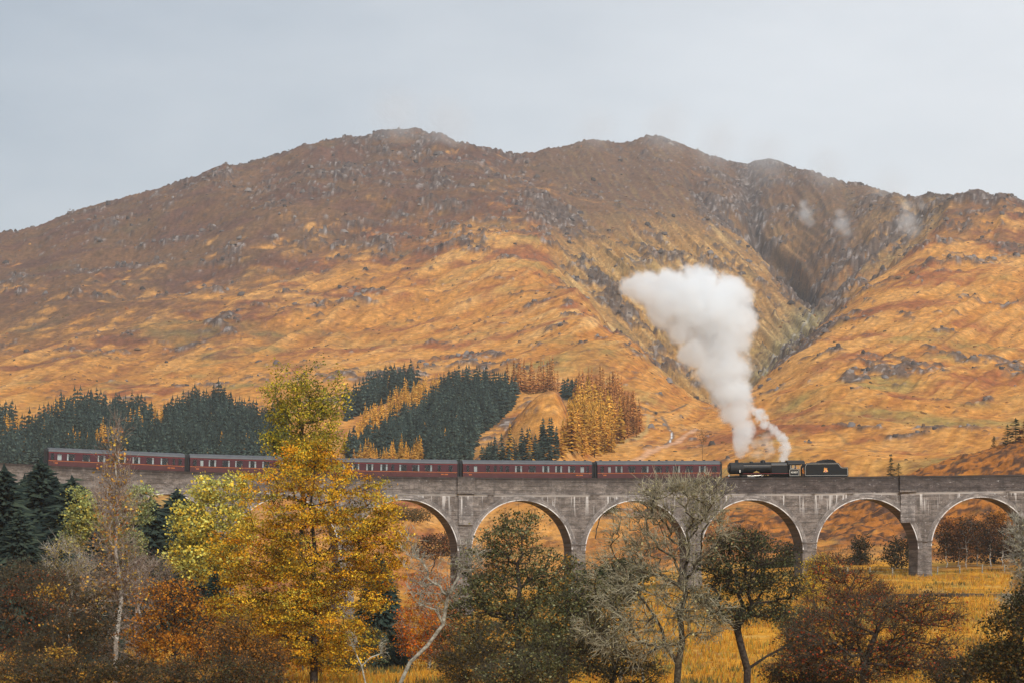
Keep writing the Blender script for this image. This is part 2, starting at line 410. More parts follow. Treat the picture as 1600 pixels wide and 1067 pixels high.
    # rock
    rc = mix(np.tile(grey, (n, 1)), C(.34, .30, .28), sst(.12, .40, fbm(X / 3.6, Y / 5, 130, 3, .7)))
    rc = mix(rc, C(.055, .042, .04), sst(.0, .3, fbm(X / 9, Y / 14, 131, 3, .7)))
    rc = mix(rc, C(.24, .12, .06), sst(.15, .4, mid) * .5)
    rc = mix(rc, C(.025, .02, .02), sst(.62, .85, ridged(X / 9, Y / 13, 132, 3, .6)) * .8)
    rc = mix(rc, C(.42, .38, .35), sst(.30, .5, fbm(X / 4.5, Y / 6, 133, 2, .6)) * .6)
    halo = sst(.02, .35, rock) * (1 - rock)
    col = mix(col, C(.16, .07, .035), halo * .6)
    col = mix(col, rc, rock * .92)
    # meadow near the viaduct
    me = 1 - sst(470, 500, Y)
    mc = mix(np.tile(C(.58, .26, .018), (n, 1)), C(.32, .13, .018), sst(-.1, .3, fbm(X / 9, Y / 22, 140, 4, .6)))
    mc = mix(mc, C(.30, .27, .06), sst(.05, .4, fbm(X / 16, Y / 40, 141, 3, .6)) * .7)
    mc = mix(mc, C(.16, .11, .03), sst(.12, .3, fbm(X / 3.2, Y / 6, 145, 3, .6) + .5 * fbm(X / 20, Y / 30, 146, 2)) * .55)
    mc = mix(mc, C(.58, .40, .13), sst(.15, .45, fbm(X / 5, Y / 16, 142, 3, .6)) * .5)
    col = mix(col, mc, me)
    # burn, paths and stony streaks
    def streak(pts, w, colr, a):
        nonlocal col
        d = np.full(n, 1e9, dtype=np.float32)
        for (x0, y0), (x1, y1) in zip(pts[:-1], pts[1:]):
            dx, dy = x1 - x0, y1 - y0
            t = np.clip(((c - x0) * dx + (row - y0) * dy) / (dx * dx + dy * dy), 0, 1)
            d = np.minimum(d, np.hypot(c - x0 - t * dx, row - y0 - t * dy))
        k = sst(w, w * .4, d + 1.2 * w * np.abs(mid)) * a
        col = mix(col, colr, k)
    streak([(1034, 652), (1042, 668), (1052, 684), (1040, 696)], 4, C(.10, .09, .08), .8)
    streak([(1047, 676), (1050, 684), (1047, 690)], 1.3, C(.75, .76, .78), .9)
    streak([(988, 716), (1040, 700), (1092, 674)], 5, C(.62, .36, .22), .7)
    streak([(860, 712), (900, 702), (960, 700), (1010, 678), (1014, 655)], 5, C(.45, .30, .12), .8)
    streak([(1008, 641), (1040, 643), (1075, 638)], 1.8, C(.09, .08, .06), .9)
    streak([(1270, 440), (1284, 465), (1262, 500), (1236, 530), (1212, 556), (1190, 590)], 3, C(.42, .40, .37), .6)
    streak([(1240, 660), (1330, 700), (1380, 720)], 2, C(.20, .13, .06), .5)
    return np.clip(col, 0, 1)

def grid_faces(nr, nc):
    i = np.arange(nr - 1)[:, None] * nc + np.arange(nc - 1)[None]
    return np.stack([i, i + 1, i + nc + 1, i + nc], -1).reshape(-1, 4)

def terrain_material(name, s1, s2, bump):
    m, n, l, b = new_mat(name)
    at = n.new('ShaderNodeVertexColor'); at.layer_name = 'cover'
    tc = n.new('ShaderNodeTexCoord')
    mp = n.new('ShaderNodeMapping'); mp.inputs['Scale'].default_value = (1, .55, 1.6)
    l.new(tc.outputs['Object'], mp.inputs[0])
    n1 = n.new('ShaderNodeTexNoise'); n1.inputs['Scale'].default_value = s1; n1.inputs['Detail'].default_value = 5; n1.inputs['Roughness'].default_value = .7
    l.new(mp.outputs[0], n1.inputs['Vector'])
    mr = n.new('ShaderNodeMapRange'); mr.inputs[1].default_value = .32; mr.inputs[2].default_value = .68
    mr.inputs[3].default_value = .68; mr.inputs[4].default_value = 1.30
    l.new(n1.outputs['Fac'], mr.inputs[0])
    mx = n.new('ShaderNodeMix'); mx.data_type = 'RGBA'; mx.blend_type = 'MULTIPLY'; mx.inputs[0].default_value = 1
    cb = n.new('ShaderNodeCombineColor')
    for k in range(3): l.new(mr.outputs[0], cb.inputs[k])
    l.new(at.outputs['Color'], mx.inputs[6]); l.new(cb.outputs[0], mx.inputs[7])
    l.new(mx.outputs[2], b.inputs['Base Color'])
    b.inputs['Roughness'].default_value = .95; b.inputs['Specular IOR Level'].default_value = .1
    bp = n.new('ShaderNodeBump'); bp.inputs['Strength'].default_value = bump; bp.inputs['Distance'].default_value = s2
    l.new(n1.outputs['Fac'], bp.inputs['Height']); l.new(bp.outputs[0], b.inputs['Normal'])
    return m

def build_terrain():
    cols = np.concatenate([np.linspace(-3200, -260, 60, endpoint=False), np.arange(-260, 1862, 2.15), np.linspace(1864, 4400, 60)])
    rows = np.exp(np.linspace(math.log(468), math.log(5200), 640))
    Cc, Yy = np.meshgrid(cols, rows)
    Yf = Yy.ravel(); Xf = ((Cc - 800) / F * Yy).ravel()
    z, c, row, wB, wC, rock = ground(Xf, Yf)
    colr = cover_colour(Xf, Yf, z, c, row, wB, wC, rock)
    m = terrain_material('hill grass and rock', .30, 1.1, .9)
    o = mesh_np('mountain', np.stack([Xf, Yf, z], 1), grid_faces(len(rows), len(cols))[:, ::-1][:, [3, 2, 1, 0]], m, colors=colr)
    tag(o, 'rust and gold grass mountain with grey crags and a steep gorge', kind='structure')
    # near sheet: the meadow under and in front of the viaduct
    ys = np.concatenate([np.arange(-260, 130, 10.0), np.arange(130, 474, 1.5)])
    xs = np.concatenate([np.linspace(-420, -104, 40, endpoint=False), np.arange(-104, 104, 0.9), np.linspace(105, 420, 40)])
    Xm, Ym = np.meshgrid(xs, ys)
    Xf, Yf = Xm.ravel(), Ym.ravel()
    z, c, row, wB, wC, rock = ground(Xf, Yf, detail=False)
    colr = cover_colour(Xf, Yf, z, c, row, wB, wC, rock)
    m2 = terrain_material('meadow grass', 1.6, .25, .8)
    o = mesh_np('meadow', np.stack([Xf, Yf, z], 1), grid_faces(len(ys), len(xs)), m2, colors=colr)
    tag(o, 'golden rough grass meadow in front of the viaduct', kind='structure')
    # country beyond, out to the horizon
    a = np.linspace(0, 2 * np.pi, 97)[:-1]
    rr = np.array([300., 2000., 12000.])
    V = [(0, 0, -60)] + [(r * math.sin(t), r * math.cos(t), -60 - r * .004) for r in rr for t in a]
    Fq = []
    for k in range(2):
        for j in range(96):
            p, q = 1 + k * 96 + j, 1 + k * 96 + (j + 1) % 96
            Fq.append((p, q, q + 96, p + 96))
    for j in range(96):
        Fq.append((0, 1 + (j + 1) % 96, 1 + j, 0))
    bm = bpy.data.meshes.new('distant_ground')
    bm.from_pydata(V, [], [tuple(dict.fromkeys(f)) for f in Fq])
    bm.materials.append(simple_mat('distant moor', (.2, .13, .06), .95, scale=.01))
    o = bpy.data.objects.new('distant_ground', bm); COL.objects.link(o)
    tag(o, 'low moorland beyond the valley', kind='structure')

def hill_boulders():
    rs = np.random.RandomState(77); n = 60000
    Yb = np.exp(rs.uniform(math.log(620), math.log(3300), n)); c_ = rs.uniform(-60, 1680, n); X = (c_ - 800) / F * Yb
    z, c, row, wB, wC, rock = ground(X, Yb)
    lo = fbm(X / 60, Yb / 80, 401, 3)
    p_ = np.where(rock > .35, .38, .02 + .14 * sst(.0, .4, lo)) * (1 - .35 * (Yb < 900))
    plantation = (c < 1010) & (row > 596) & (Yb < 1350)
    k = (rs.rand(n) < p_) & ~plantation
    for nm, sel in (('hillside_boulders', k & (rock > .35)), ('hillside_tussocks', k & (rock <= .35))):
        X_, Y_, z_ = X[sel], Yb[sel], z[sel]; m = len(X_)
        grow = (Y_ / 1500) ** .55
        r = (.55 + 1.7 * rs.rand(m) ** 2.5) * grow if 'boul' in nm else (.45 + .9 * rs.rand(m) ** 2) * grow
        low = [(1, 0, 0), (.4, .9, 0), (-.8, .6, 0), (-.9, -.5, 0), (.2, -1, 0)]
        base = np.array(low + [(x * .72 + .08, y * .72, .48) for x, y, _ in low] + [(.05, .1, .62)])
        V = base[None] * (rs.uniform(.55, 1.35, (m, 11, 3))) * r[:, None, None] * rs.uniform(.6, 1.3, (m, 1, 3))
        if 'tuss' in nm: V[:, :, 2] *= .8
        V[:, :5, 2] -= .35 * r[:, None]
        a = rs.rand(m) * 6.28; ca, sa = np.cos(a)[:, None], np.sin(a)[:, None]
        V = np.stack([V[:, :, 0] * ca - V[:, :, 1] * sa, V[:, :, 0] * sa + V[:, :, 1] * ca, V[:, :, 2]], -1) + np.stack([X_, Y_, z_], 1)[:, None]
        tri = [(5 + i, 5 + (i + 1) % 5, 10) for i in range(5)] + [(i, (i + 1) % 5, 5 + (i + 1) % 5) for i in range(5)] + [(i, 5 + (i + 1) % 5, 5 + i) for i in range(5)]
        Fc = (np.arange(m)[:, None, None] * 11 + np.array(tri)[None]).reshape(-1, 3)
        pal = np.array([(.12, .10, .09), (.19, .165, .15), (.07, .058, .052), (.16, .10, .06)]) if 'boul' in nm else np.array([(.16, .075, .03), (.24, .10, .035), (.10, .07, .035), (.30, .16, .05)])
        col = pal[rs.choice(4, m)] * rs.uniform(.7, 1.25, (m, 1))
        o = mesh_np(nm, V.reshape(-1, 3), Fc, M_CLUMP, smooth=False, colors=np.repeat(col, 11, axis=0))
        tag(o, 'grey boulders and broken rock strewn over the mountain' if 'boul' in nm else 'dark heather and rush tussocks dotted over the mountain', kind='stuff')
        print(nm, m)
M_CLUMP, _n, _l, _b = new_mat('clump')
_v = _n.new('ShaderNodeVertexColor'); _v.layer_name = 'cover'; _l.new(_v.outputs[0], _b.inputs['Base Color']); _b.inputs['Roughness'].default_value = .95; _b.inputs['Specular IOR Level'].default_value = .1
build_terrain()
hill_boulders()
print('terrain', round(time.time() - T0, 1))
# ------------------------------------------------------------------ the line of the railway
R0, Y0 = 700.0, 445.0
X0 = (2200 - 800) * Y0 / F
def track(s, off=0.0):
    p = s / R0
    return X0 + (R0 - off) * math.sin(p), Y0 - R0 + (R0 - off) * math.cos(p)
_ss = np.linspace(-330, -10, 1601)
_px = np.array([800 + F * track(s, 2.75)[0] / track(s, 2.75)[1] for s in _ss])
def s_at(px): return float(np.interp(px, _px, _ss))
_tp = [(-200, 709), (-60, 718.5), (75, 727.5), (180, 732), (300, 736.5), (500, 741), (690, 744), (930, 746), (1130, 746), (1330, 744.5), (1600, 741), (1800, 738)]
_ts = [s_at(p) for p, r in _tp]
_tz = [(HZ - r) / F * track(s_at(p), 2.75)[1] for p, r in _tp]
_tc = np.polyfit(np.array(_ts) / 100, _tz, 3)
def top_z(s): return float(np.polyval(_tc, s / 100))

class MB:
    """collects boxes, prisms and tubes and links them as one mesh object"""
    def __init__(self): self.v = []; self.f = []; self.m = []; self.a = []
    def add(self, V, Fc, mi=0, attr=None):
        b = len(self.v); self.v += [tuple(p) for p in V]; self.f += [tuple(b + i for i in f) for f in Fc]; self.m += [mi] * len(Fc)
        self.a += attr if attr else [(0, 0, 0)] * len(V)
        return self
    def box(self, x0, x1, y0, y1, z0, z1, mi=0):
        V = [(x, y, z) for z in (z0, z1) for y in (y0, y1) for x in (x0, x1)]
        return self.add(V, [(0, 2, 3, 1), (4, 5, 7, 6), (0, 1, 5, 4), (2, 6, 7, 3), (0, 4, 6, 2), (1, 3, 7, 5)], mi)
    def prism(self, pts, y0, y1, mi=0):
        """polygon in x,z extruded along y; pts counter-clockwise seen from -y"""
        n = len(pts)
        V = [(x, y0, z) for x, z in pts] + [(x, y1, z) for x, z in pts]
        Fc = [tuple(range(n)), tuple(range(2 * n - 1, n - 1, -1))] + [(i, i + n, (i + 1) % n + n, (i + 1) % n) for i in range(n)]
        return self.add(V, Fc, mi)
    def loft(self, rings, caps=True, mi=0):
        n = len(rings[0]); V = [p for r in rings for p in r]; Fc = []
        for k in range(len(rings) - 1):
            for i in range(n):
                j = (i + 1) % n
                Fc.append((k * n + i, k * n + j, (k + 1) * n + j, (k + 1) * n + i))
        if caps: Fc += [tuple(range(n - 1, -1, -1)), tuple((len(rings) - 1) * n + i for i in range(n))]
        return self.add(V, Fc, mi)
    def cyl(self, p, q, r0, r1=None, n=16, mi=0):
        p = Vector(p); q = Vector(q); r1 = r0 if r1 is None else r1
        d = (q - p).normalized(); a = d.orthogonal().normalized(); b = d.cross(a)
        ring = lambda c, r: [c + a * (r * math.cos(2 * math.pi * i / n)) + b * (r * math.sin(2 * math.pi * i / n)) for i in range(n)]
        return self.loft([ring(p, r0), ring(q, r1)], mi=mi)
    def mesh(self, name, mats, smooth=False, attr=False):
        me = bpy.data.meshes.new(name); me.from_pydata(self.v, [], self.f)
        for m in (mats if isinstance(mats, (list, tuple)) else [mats]): me.materials.append(m)
        if any(self.m): me.polygons.foreach_set('material_index', self.m)
        if smooth: me.polygons.foreach_set('use_smooth', [True] * len(self.f)); me.set_sharp_from_angle(angle=math.radians(35))
        if attr:
            at = me.attributes.new('lay', 'FLOAT_VECTOR', 'POINT'); at.data.foreach_set('vector', np.array(self.a, dtype=np.float32).ravel())
        return me
    def build(self, name, mats, parent=None, smooth=False, attr=False):
        o = bpy.data.objects.new(name, self.mesh(name, mats, smooth, attr)); COL.objects.link(o)
        if parent: o.parent = parent
        return o

def use_mesh(name, me, parent=None, loc=(0, 0, 0), rot=None, scale=None):
    o = bpy.data.objects.new(name, me); COL.objects.link(o); o.location = loc
    if rot: o.rotation_euler = rot
    if scale: o.scale = scale
    if parent: o.parent = parent
    return o

def concrete(name, base, stain, white, lime):
    """board-marked concrete; 'lay' = (metres along, metres below the parapet top, lime amount)"""
    m, n, l, b = new_mat(name)
    at = n.new('ShaderNodeAttribute'); at.attribute_name = 'lay'
    def tex(sx, sy, scale, det, rough=.6):
        mp = n.new('ShaderNodeMapping'); mp.inputs['Scale'].default_value = (sx, sy, 0)
        l.new(at.outputs['Vector'], mp.inputs[0])
        t = n.new('ShaderNodeTexNoise'); t.inputs['Scale'].default_value = scale; t.inputs['Detail'].default_value = det; t.inputs['Roughness'].default_value = rough
        l.new(mp.outputs[0], t.inputs['Vector']); return t.outputs['Fac']
    def rng(x, a, b_, c=0., d=1.):
        r = n.new('ShaderNodeMapRange'); r.interpolation_type = 'SMOOTHSTEP'
        for k, v in zip((1, 2, 3, 4), (a, b_, c, d)): r.inputs[k].default_value = v
        l.new(x, r.inputs[0]); return r.outputs[0]
    def mul(a, b_, op='MULTIPLY'):
        q = n.new('ShaderNodeMath'); q.operation = op; q.use_clamp = op == 'MULTIPLY'
        for k, v in ((0, a), (1, b_)):
            if isinstance(v, (int, float)): q.inputs[k].default_value = v
            else: l.new(v, q.inputs[k])
        return q.outputs[0]
    def mixc(f, a, b_):
        x = n.new('ShaderNodeMix'); x.data_type = 'RGBA'; l.new(f, x.inputs[0])
        for k, v in ((6, a), (7, b_)):
            if isinstance(v, tuple): x.inputs[k].default_value = v + (1,)
            else: l.new(v, x.inputs[k])
        return x.outputs[2]
    sep = n.new('ShaderNodeSeparateXYZ'); l.new(at.outputs['Vector'], sep.inputs[0])
    boards = tex(.62, 1.35, 1.0, 6, .74)
    fine = tex(1.5, 2.0, 2.6, 5, .75)
    patch = tex(.30, .34, 1.0, 4, .65)
    c = mixc(rng(boards, .38, .62), tuple(x * .58 for x in base), tuple(min(1, x * 1.35) for x in base))
    c = mixc(mul(rng(patch, .45, .7), .75), c, stain)
    c = mixc(mul(rng(fine, .50, .66), .75), c, tuple(x * .30 for x in base))
    c = mixc(mul(rng(tex(.9, 1.1, 1.9, 5, .7), .56, .70), .5), c, tuple(min(1, x * 1.9) for x in base))
    # lift joints every 0.62 m and day joints every 4 m
    def joint(comp, pitch, w):
        t = mul(mul(sep.outputs[comp], 1 / pitch, 'MULTIPLY'), 0.0, 'ADD')
        q = n.new('ShaderNodeMath'); q.operation = 'DIVIDE'; l.new(sep.outputs[comp], q.inputs[0]); q.inputs[1].default_value = pitch
        p = n.new('ShaderNodeMath'); p.operation = 'PINGPONG'; l.new(q.outputs[0], p.inputs[0]); p.inputs[1].default_value = .5
        return rng(p.outputs[0], w / pitch, 0.0)
    jt = mul(joint('Y', .62, .05), rng(tex(.3, .8, 1., 2), .4, .6))
    c = mixc(mul(jt, .75), c, tuple(x * .28 for x in base))
    c = mixc(mul(rng(tex(1.1, .10, 1.0, 4, .7), .52, .66), .55), c, tuple(x * .42 for x in base))
    # dark run-off from the top
    dark = mul(rng(sep.outputs['Y'], 1.5, .1), rng(tex(.9, .18, 1., 4), .2, .55))
    c = mixc(mul(dark, .8), c, (.045, .038, .036))
    # lime: a line under the string course, drips from it, spots
    line = mul(rng(sep.outputs['Y'], 2.48, 2.60), rng(sep.outputs['Y'], 2.86, 2.66))
    line = mul(line, rng(tex(.25, .05, 1., 3), .38, .47))
    drip = mul(rng(tex(1.6, .07, 1., 3, .7), .55, .61), mul(rng(sep.outputs['Y'], 2.5, 2.62), rng(sep.outputs['Y'], 6.5, 2.7)))
    scr = rng(tex(.8, 2.0, 1.3, 6, .75), .60, .68)
    w = n.new('ShaderNodeMath'); w.operation = 'MAXIMUM'; l.new(line, w.inputs[0]); l.new(drip, w.inputs[1])
    w2 = n.new('ShaderNodeMath'); w2.operation = 'MAXIMUM'; l.new(w.outputs[0], w2.inputs[0]); l.new(mul(scr, .7), w2.inputs[1])
    lm = mul(rng(sep.outputs['Z'], 0, 1, .25 * lime, 1.0), w2.outputs[0])
    c = mixc(lm, c, white)
    edge = mul(rng(sep.outputs['Z'], 1.5, 2.0), rng(tex(.5, .5, 1., 5), .40, .52))
    c = mixc(edge, c, white)
    l.new(c, b.inputs['Base Color'])
    b.inputs['Roughness'].default_value = .9; b.inputs['Specular IOR Level'].default_value = .2
    bp = n.new('ShaderNodeBump'); bp.inputs['Strength'].default_value = .8; bp.inputs['Distance'].default_value = .06
    hs = n.new('ShaderNodeMath'); hs.operation = 'SUBTRACT'; l.new(boards, hs.inputs[0]); l.new(jt, hs.inputs[1])
    l.new(hs.outputs[0], bp.inputs['Height']); l.new(bp.outputs[0], b.inputs['Normal'])
    return m

M_CONC = concrete('weathered concrete', (.195, .168, .150), (.085, .068, .060), (.62, .60, .58), 1.0)
M_PARA = concrete('dark parapet concrete', (.105, .088, .082), (.06, .048, .044), (.60, .58, .56), .8)
M_RING = concrete('arch ring concrete', (.25, .225, .21), (.12, .105, .10), (.70, .68, .66), 1.0)
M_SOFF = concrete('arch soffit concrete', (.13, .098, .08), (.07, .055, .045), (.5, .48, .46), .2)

PIERS = [-385, -200, -15, 168, 352, 540, 726, 904, 1085, 1265, 1445, 1622, 1800]
HW = 1.05          # half a pier
STR = 2.6          # string course below the parapet top
CROWN, RING = 3.38, .74
def lime_at(s):
    """how limey the wall is: mostly towards the right-hand end"""
    px = float(np.interp(s, _ss, _px))
    return float(np.interp(px, [-300, 500, 700, 1050, 1250, 1330, 1420, 1700], [.35, .3, .6, .6, .75, 1, 1, 1]))

def P(s, off, z):
    x, y = track(s, off); return (x, y, z)

def curved_box(mb, s0, s1, o0, o1, d0, d1, n, mi=0, lime=None):
    """block following the line: o0 far, o1 near (towards camera); d = metres below parapet top (d0 upper, d1 lower)"""
    V = []; A = []
    for k in range(n + 1):
        s = s0 + (s1 - s0) * k / n; t = top_z(s)
        lm = lime_at(s) if lime is None else lime
        for off, d in ((o0, d1), (o1, d1), (o1, d0), (o0, d0)):
            V.append(P(s, off, t - d)); A.append((s, d, lm))
    Fc = []
    for k in range(n):
        a, b = 4 * k, 4 * k + 4
        for i in range(4):
            j = (i + 1) % 4
            Fc.append((a + i, a + j, b + j, b + i))
    Fc += [(0, 3, 2, 1), (4 * n, 4 * n + 1, 4 * n + 2, 4 * n + 3)]
    mb.add(V, Fc, mi, A)

def build_viaduct():
    via = empty('railway_viaduct', P(s_at(904), 0, top_z(s_at(904)) - 25))
    bpy.context.view_layer.update()
    inv = Matrix.Translation(-via.location)
    tag(via, 'long curving grey concrete viaduct of tall round arches carrying the steam train', 'viaduct')
    def put(mb, name, mats):
        mb.v = [tuple(inv @ Vector(v)) for v in mb.v]
        return mb.build(name, mats, via, attr=True)
    sp = [s_at(p) for p in PIERS]
    for i in range(len(sp) - 1):
        a, b = sp[i], sp[i + 1]
        mid = (a + b) / 2; hw = (b - a) / 2 - HW
        R = hw
        # spandrel with soffit
        N = 40
        ang = np.linspace(math.pi, 0, N + 1)
        ss = [a] + [mid + R * math.cos(t) for t in ang] + [b]
        mb = MB(); V = []; A = []
        def low(s):
            t = top_z(mid); d = abs(s - mid)
            return t - CROWN - R + math.sqrt(max(R * R - d * d, 0))
        zs = top_z(mid) - CROWN - R
        zz = [zs] + [zs + R * math.sin(t) for t in ang] + [zs]
        for s, z in zip(ss, zz):
            t = top_z(s); lm = lime_at(s)
            for off, q in ((-2.75, z), (2.75, z), (2.75, t - STR), (-2.75, t - STR)):
                V.append(P(s, off, q)); A.append((s, t - q, lm))
        Fc = []; mi = []
        n4 = len(ss)
        fs, fo = [], []
        for k in range(n4 - 1):
            u, w = 4 * k, 4 * k + 4
            fo.append((u, u + 1, w + 1, w))
            fs += [(u + 1, u + 2, w + 2, w + 1), (u + 2, u + 3, w + 3, w + 2), (u + 3, u, w, w + 3)]
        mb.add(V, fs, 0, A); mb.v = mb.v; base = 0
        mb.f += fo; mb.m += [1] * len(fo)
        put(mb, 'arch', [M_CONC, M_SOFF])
        # raised ring of the arch, front and back, with limey inner edge
        for side in (1, -1):
            mb = MB(); V = []; A = []; Fc = []
            o_in, o_out = 2.745 * side, 2.84 * side
            for k, t in enumerate(np.linspace(math.pi * .985, math.pi * .015, 41)):
                for r, off, lm in ((R, o_in, 1), (R, o_out, 2), (R + .11, o_out, 2 if t < 2.2 else 1.9), (R + .24, o_out, .6), (R + RING, o_out, .5), (R + RING, o_in, .5)):
                    s = mid + r * math.cos(t); z = zs + r * math.sin(t)
                    V.append(P(s, off, z)); A.append((t * 8, r, lm * (1 if side > 0 else .3)))
            for k in range(40):
                for j in range(6):
                    j2 = (j + 1) % 6
                    q = (6 * k + j, 6 * k + j2, 6 * k + 6 + j2, 6 * k + 6 + j)
                    Fc.append(q if side > 0 else q[::-1])
            mb.add(V, Fc, 0, A); put(mb, 'arch_ring', M_RING)
        # parapets, string courses, deck
        for side in (1, -1):
            f = lambda x0, x1: (min(x0 * side, x1 * side), max(x0 * side, x1 * side))
            mb = MB(); curved_box(mb, a, b, *f(2.25, 2.72), .24, STR, 14); put(mb, 'parapet', M_PARA if PIERS[i] > 1000 or side < 0 else M_CONC)
            mb = MB(); curved_box(mb, a, b, *f(2.18, 2.80), 0, .238, 14, lime=0); put(mb, 'coping', M_PARA)
            mb = MB(); curved_box(mb, a, b, *f(2.722, 2.86), STR - .22, STR - .004, 14); put(mb, 'string_course', M_CONC)
        mb = MB(); curved_box(mb, a, b, -2.24, 2.24, 1.45, STR, 8, lime=0); put(mb, 'ballast_deck', M_GRAVEL)
    for i, s in enumerate(sp):
        t = top_z(s)
        if i in (0, len(sp) - 1): pass
        R = (sp[min(i + 1, len(sp) - 1)] - sp[min(i + 1, len(sp) - 1) - 1]) / 2 - HW
        zs = t - CROWN - 7.7
        x, y = track(s); zg = gz(x, y) - 2.0
        mb = MB(); V = []; A = []
        lv = [(zs + 1.6, HW - .02, 2.70), (zs - 3, HW + .06, 2.76), (zg, HW + .06 + (zs - 3 - zg) * .03, 2.76 + (zs - 3 - zg) * .03)]
        for z, w, o in lv:
            for ds, off in ((-w, o), (w, o), (w, -o), (-w, -o)):
                V.append(P(s + ds, off, z)); A.append((s + ds + off * .3, t - z, .6 if z > zs - 4 else .2))
        Fc = []
        for k in range(2):
            for j in range(4):
                j2 = (j + 1) % 4; Fc.append((4 * k + 4 + j, 4 * k + 4 + j2, 4 * k + j2, 4 * k + j))
        Fc.append((0, 1, 2, 3))
        mb.add(V, Fc, 0, A); put(mb, 'pier', M_CONC)
        mb = MB(); curved_box(mb, s - HW - .10, s + HW + .10, -2.90, 2.90, CROWN + 6.4, CROWN + 6.62, 1, lime=1); 
        put(mb, 'impost', M_CONC)
    for px in (727.5, 1418):
        s = s_at(px)
        mb = MB(); curved_box(mb, s - 1.28, s + 1.28, 2.87, 3.16, -.10, 2.15, 2, lime=.2); put(mb, 'refuge_wall', M_CONC if px < 1000 else M_PARA)
        mb = MB(); curved_box(mb, s - 1.34, s + 1.34, 2.87, 3.38, 2.17, 2.42, 2, lime=.5); put(mb, 'refuge_ledge', M_CONC)
        mb = MB(); curved_box(mb, s - 1.1, s + 1.1, 2.752, 3.0, 2.62, 7.0, 2, lime=1); put(mb, 'pilaster', M_RING)
    # rails
    for off in (-.72, .72):
        mb = MB(); curved_box(mb, sp[0], sp[-1], off - .035, off + .035, 1.15, 1.30, 120, lime=0); put(mb, 'rail', M_STEEL)
    mb = MB()
    for k in range(int((sp[-1] - sp[0]) / .75)):
        s = sp[0] + .75 * k
        curved_box(mb, s, s + .26, -1.3, 1.3, 1.302, 1.46, 1, lime=0)
    put(mb, 'sleepers', M_TIMBER)['kind'] = 'stuff'
    return via

M_GRAVEL = simple_mat('ballast', (.16, .145, .13), .95, scale=9, var=.4)
M_STEEL = simple_mat('rail steel', (.22, .17, .14), .45, .8, scale=6)
M_TIMBER = simple_mat('sleeper timber', (.09, .07, .05), .9, scale=5)
build_viaduct()
print('viaduct', round(time.time() - T0, 1))
# ------------------------------------------------------------------ the train
M_MAROON = simple_mat('maroon coach paint', (.062, .013, .020), .32, var=.10, scale=1.5, spec=.5)
M_MAROON2 = simple_mat('dusty lower maroon paint', (.078, .018, .018), .40, var=.16, scale=1.2, spec=.5)
M_ROOF = simple_mat('grey coach roof', (.085, .088, .095), .55, var=.14, scale=1.0)
M_BLACKP = simple_mat('black paint', (.008, .009, .010), .42, var=.2, scale=2, spec=.25)
M_SOOT = simple_mat('sooty black', (.018, .018, .019), .65, var=.3, scale=3)
M_GOLD = simple_mat('orange gold lining', (.60, .17, .035), .45, var=.05)
M_CREAM = simple_mat('cream lining', (.70, .66, .58), .5, var=.05)
M_REDL = simple_mat('red lining', (.48, .05, .04), .5, var=.05)
M_CURT = simple_mat('white curtain', (.66, .68, .68), .9, var=.08)
M_WOODIN = simple_mat('coach interior', (.09, .06, .045), .8, var=.2)
M_SEAT = simple_mat('seat cloth', (.10, .035, .03), .9, var=.2)
M_LAMP = simple_mat('table linen', (.72, .72, .70), .9, var=.05)
M_STEELR = simple_mat('bright rods', (.45, .44, .42), .35, .9, var=.1)
M_BRASS = simple_mat('brass', (.55, .36, .12), .35, .9, var=.1)
M_COAL = simple_mat('coal', (.012, .012, .013), .5, scale=8, bump=1)

def glass_mat():
    m = bpy.data.materials.new('window glass'); m.use_nodes = True
    n = m.node_tree.nodes; l = m.node_tree.links; n.clear()
    o = n.new('ShaderNodeOutputMaterial'); mx = n.new('ShaderNodeMixShader')
    t = n.new('ShaderNodeBsdfTransparent'); g = n.new('ShaderNodeBsdfGlossy')
    t.inputs[0].default_value = (.94, .96, .96, 1); g.inputs['Roughness'].default_value = .05
    fr = n.new('ShaderNodeFresnel'); fr.inputs[0].default_value = 1.5
    l.new(fr.outputs[0], mx.inputs[0]); l.new(t.outputs[0], mx.inputs[1]); l.new(g.outputs[0], mx.inputs[2]); l.new(mx.outputs[0], o.inputs[0])
    return m
M_GLASS = glass_mat()

_cache = {}
def cached(key, make):
    if key not in _cache: _cache[key] = make()
    return _cache[key]

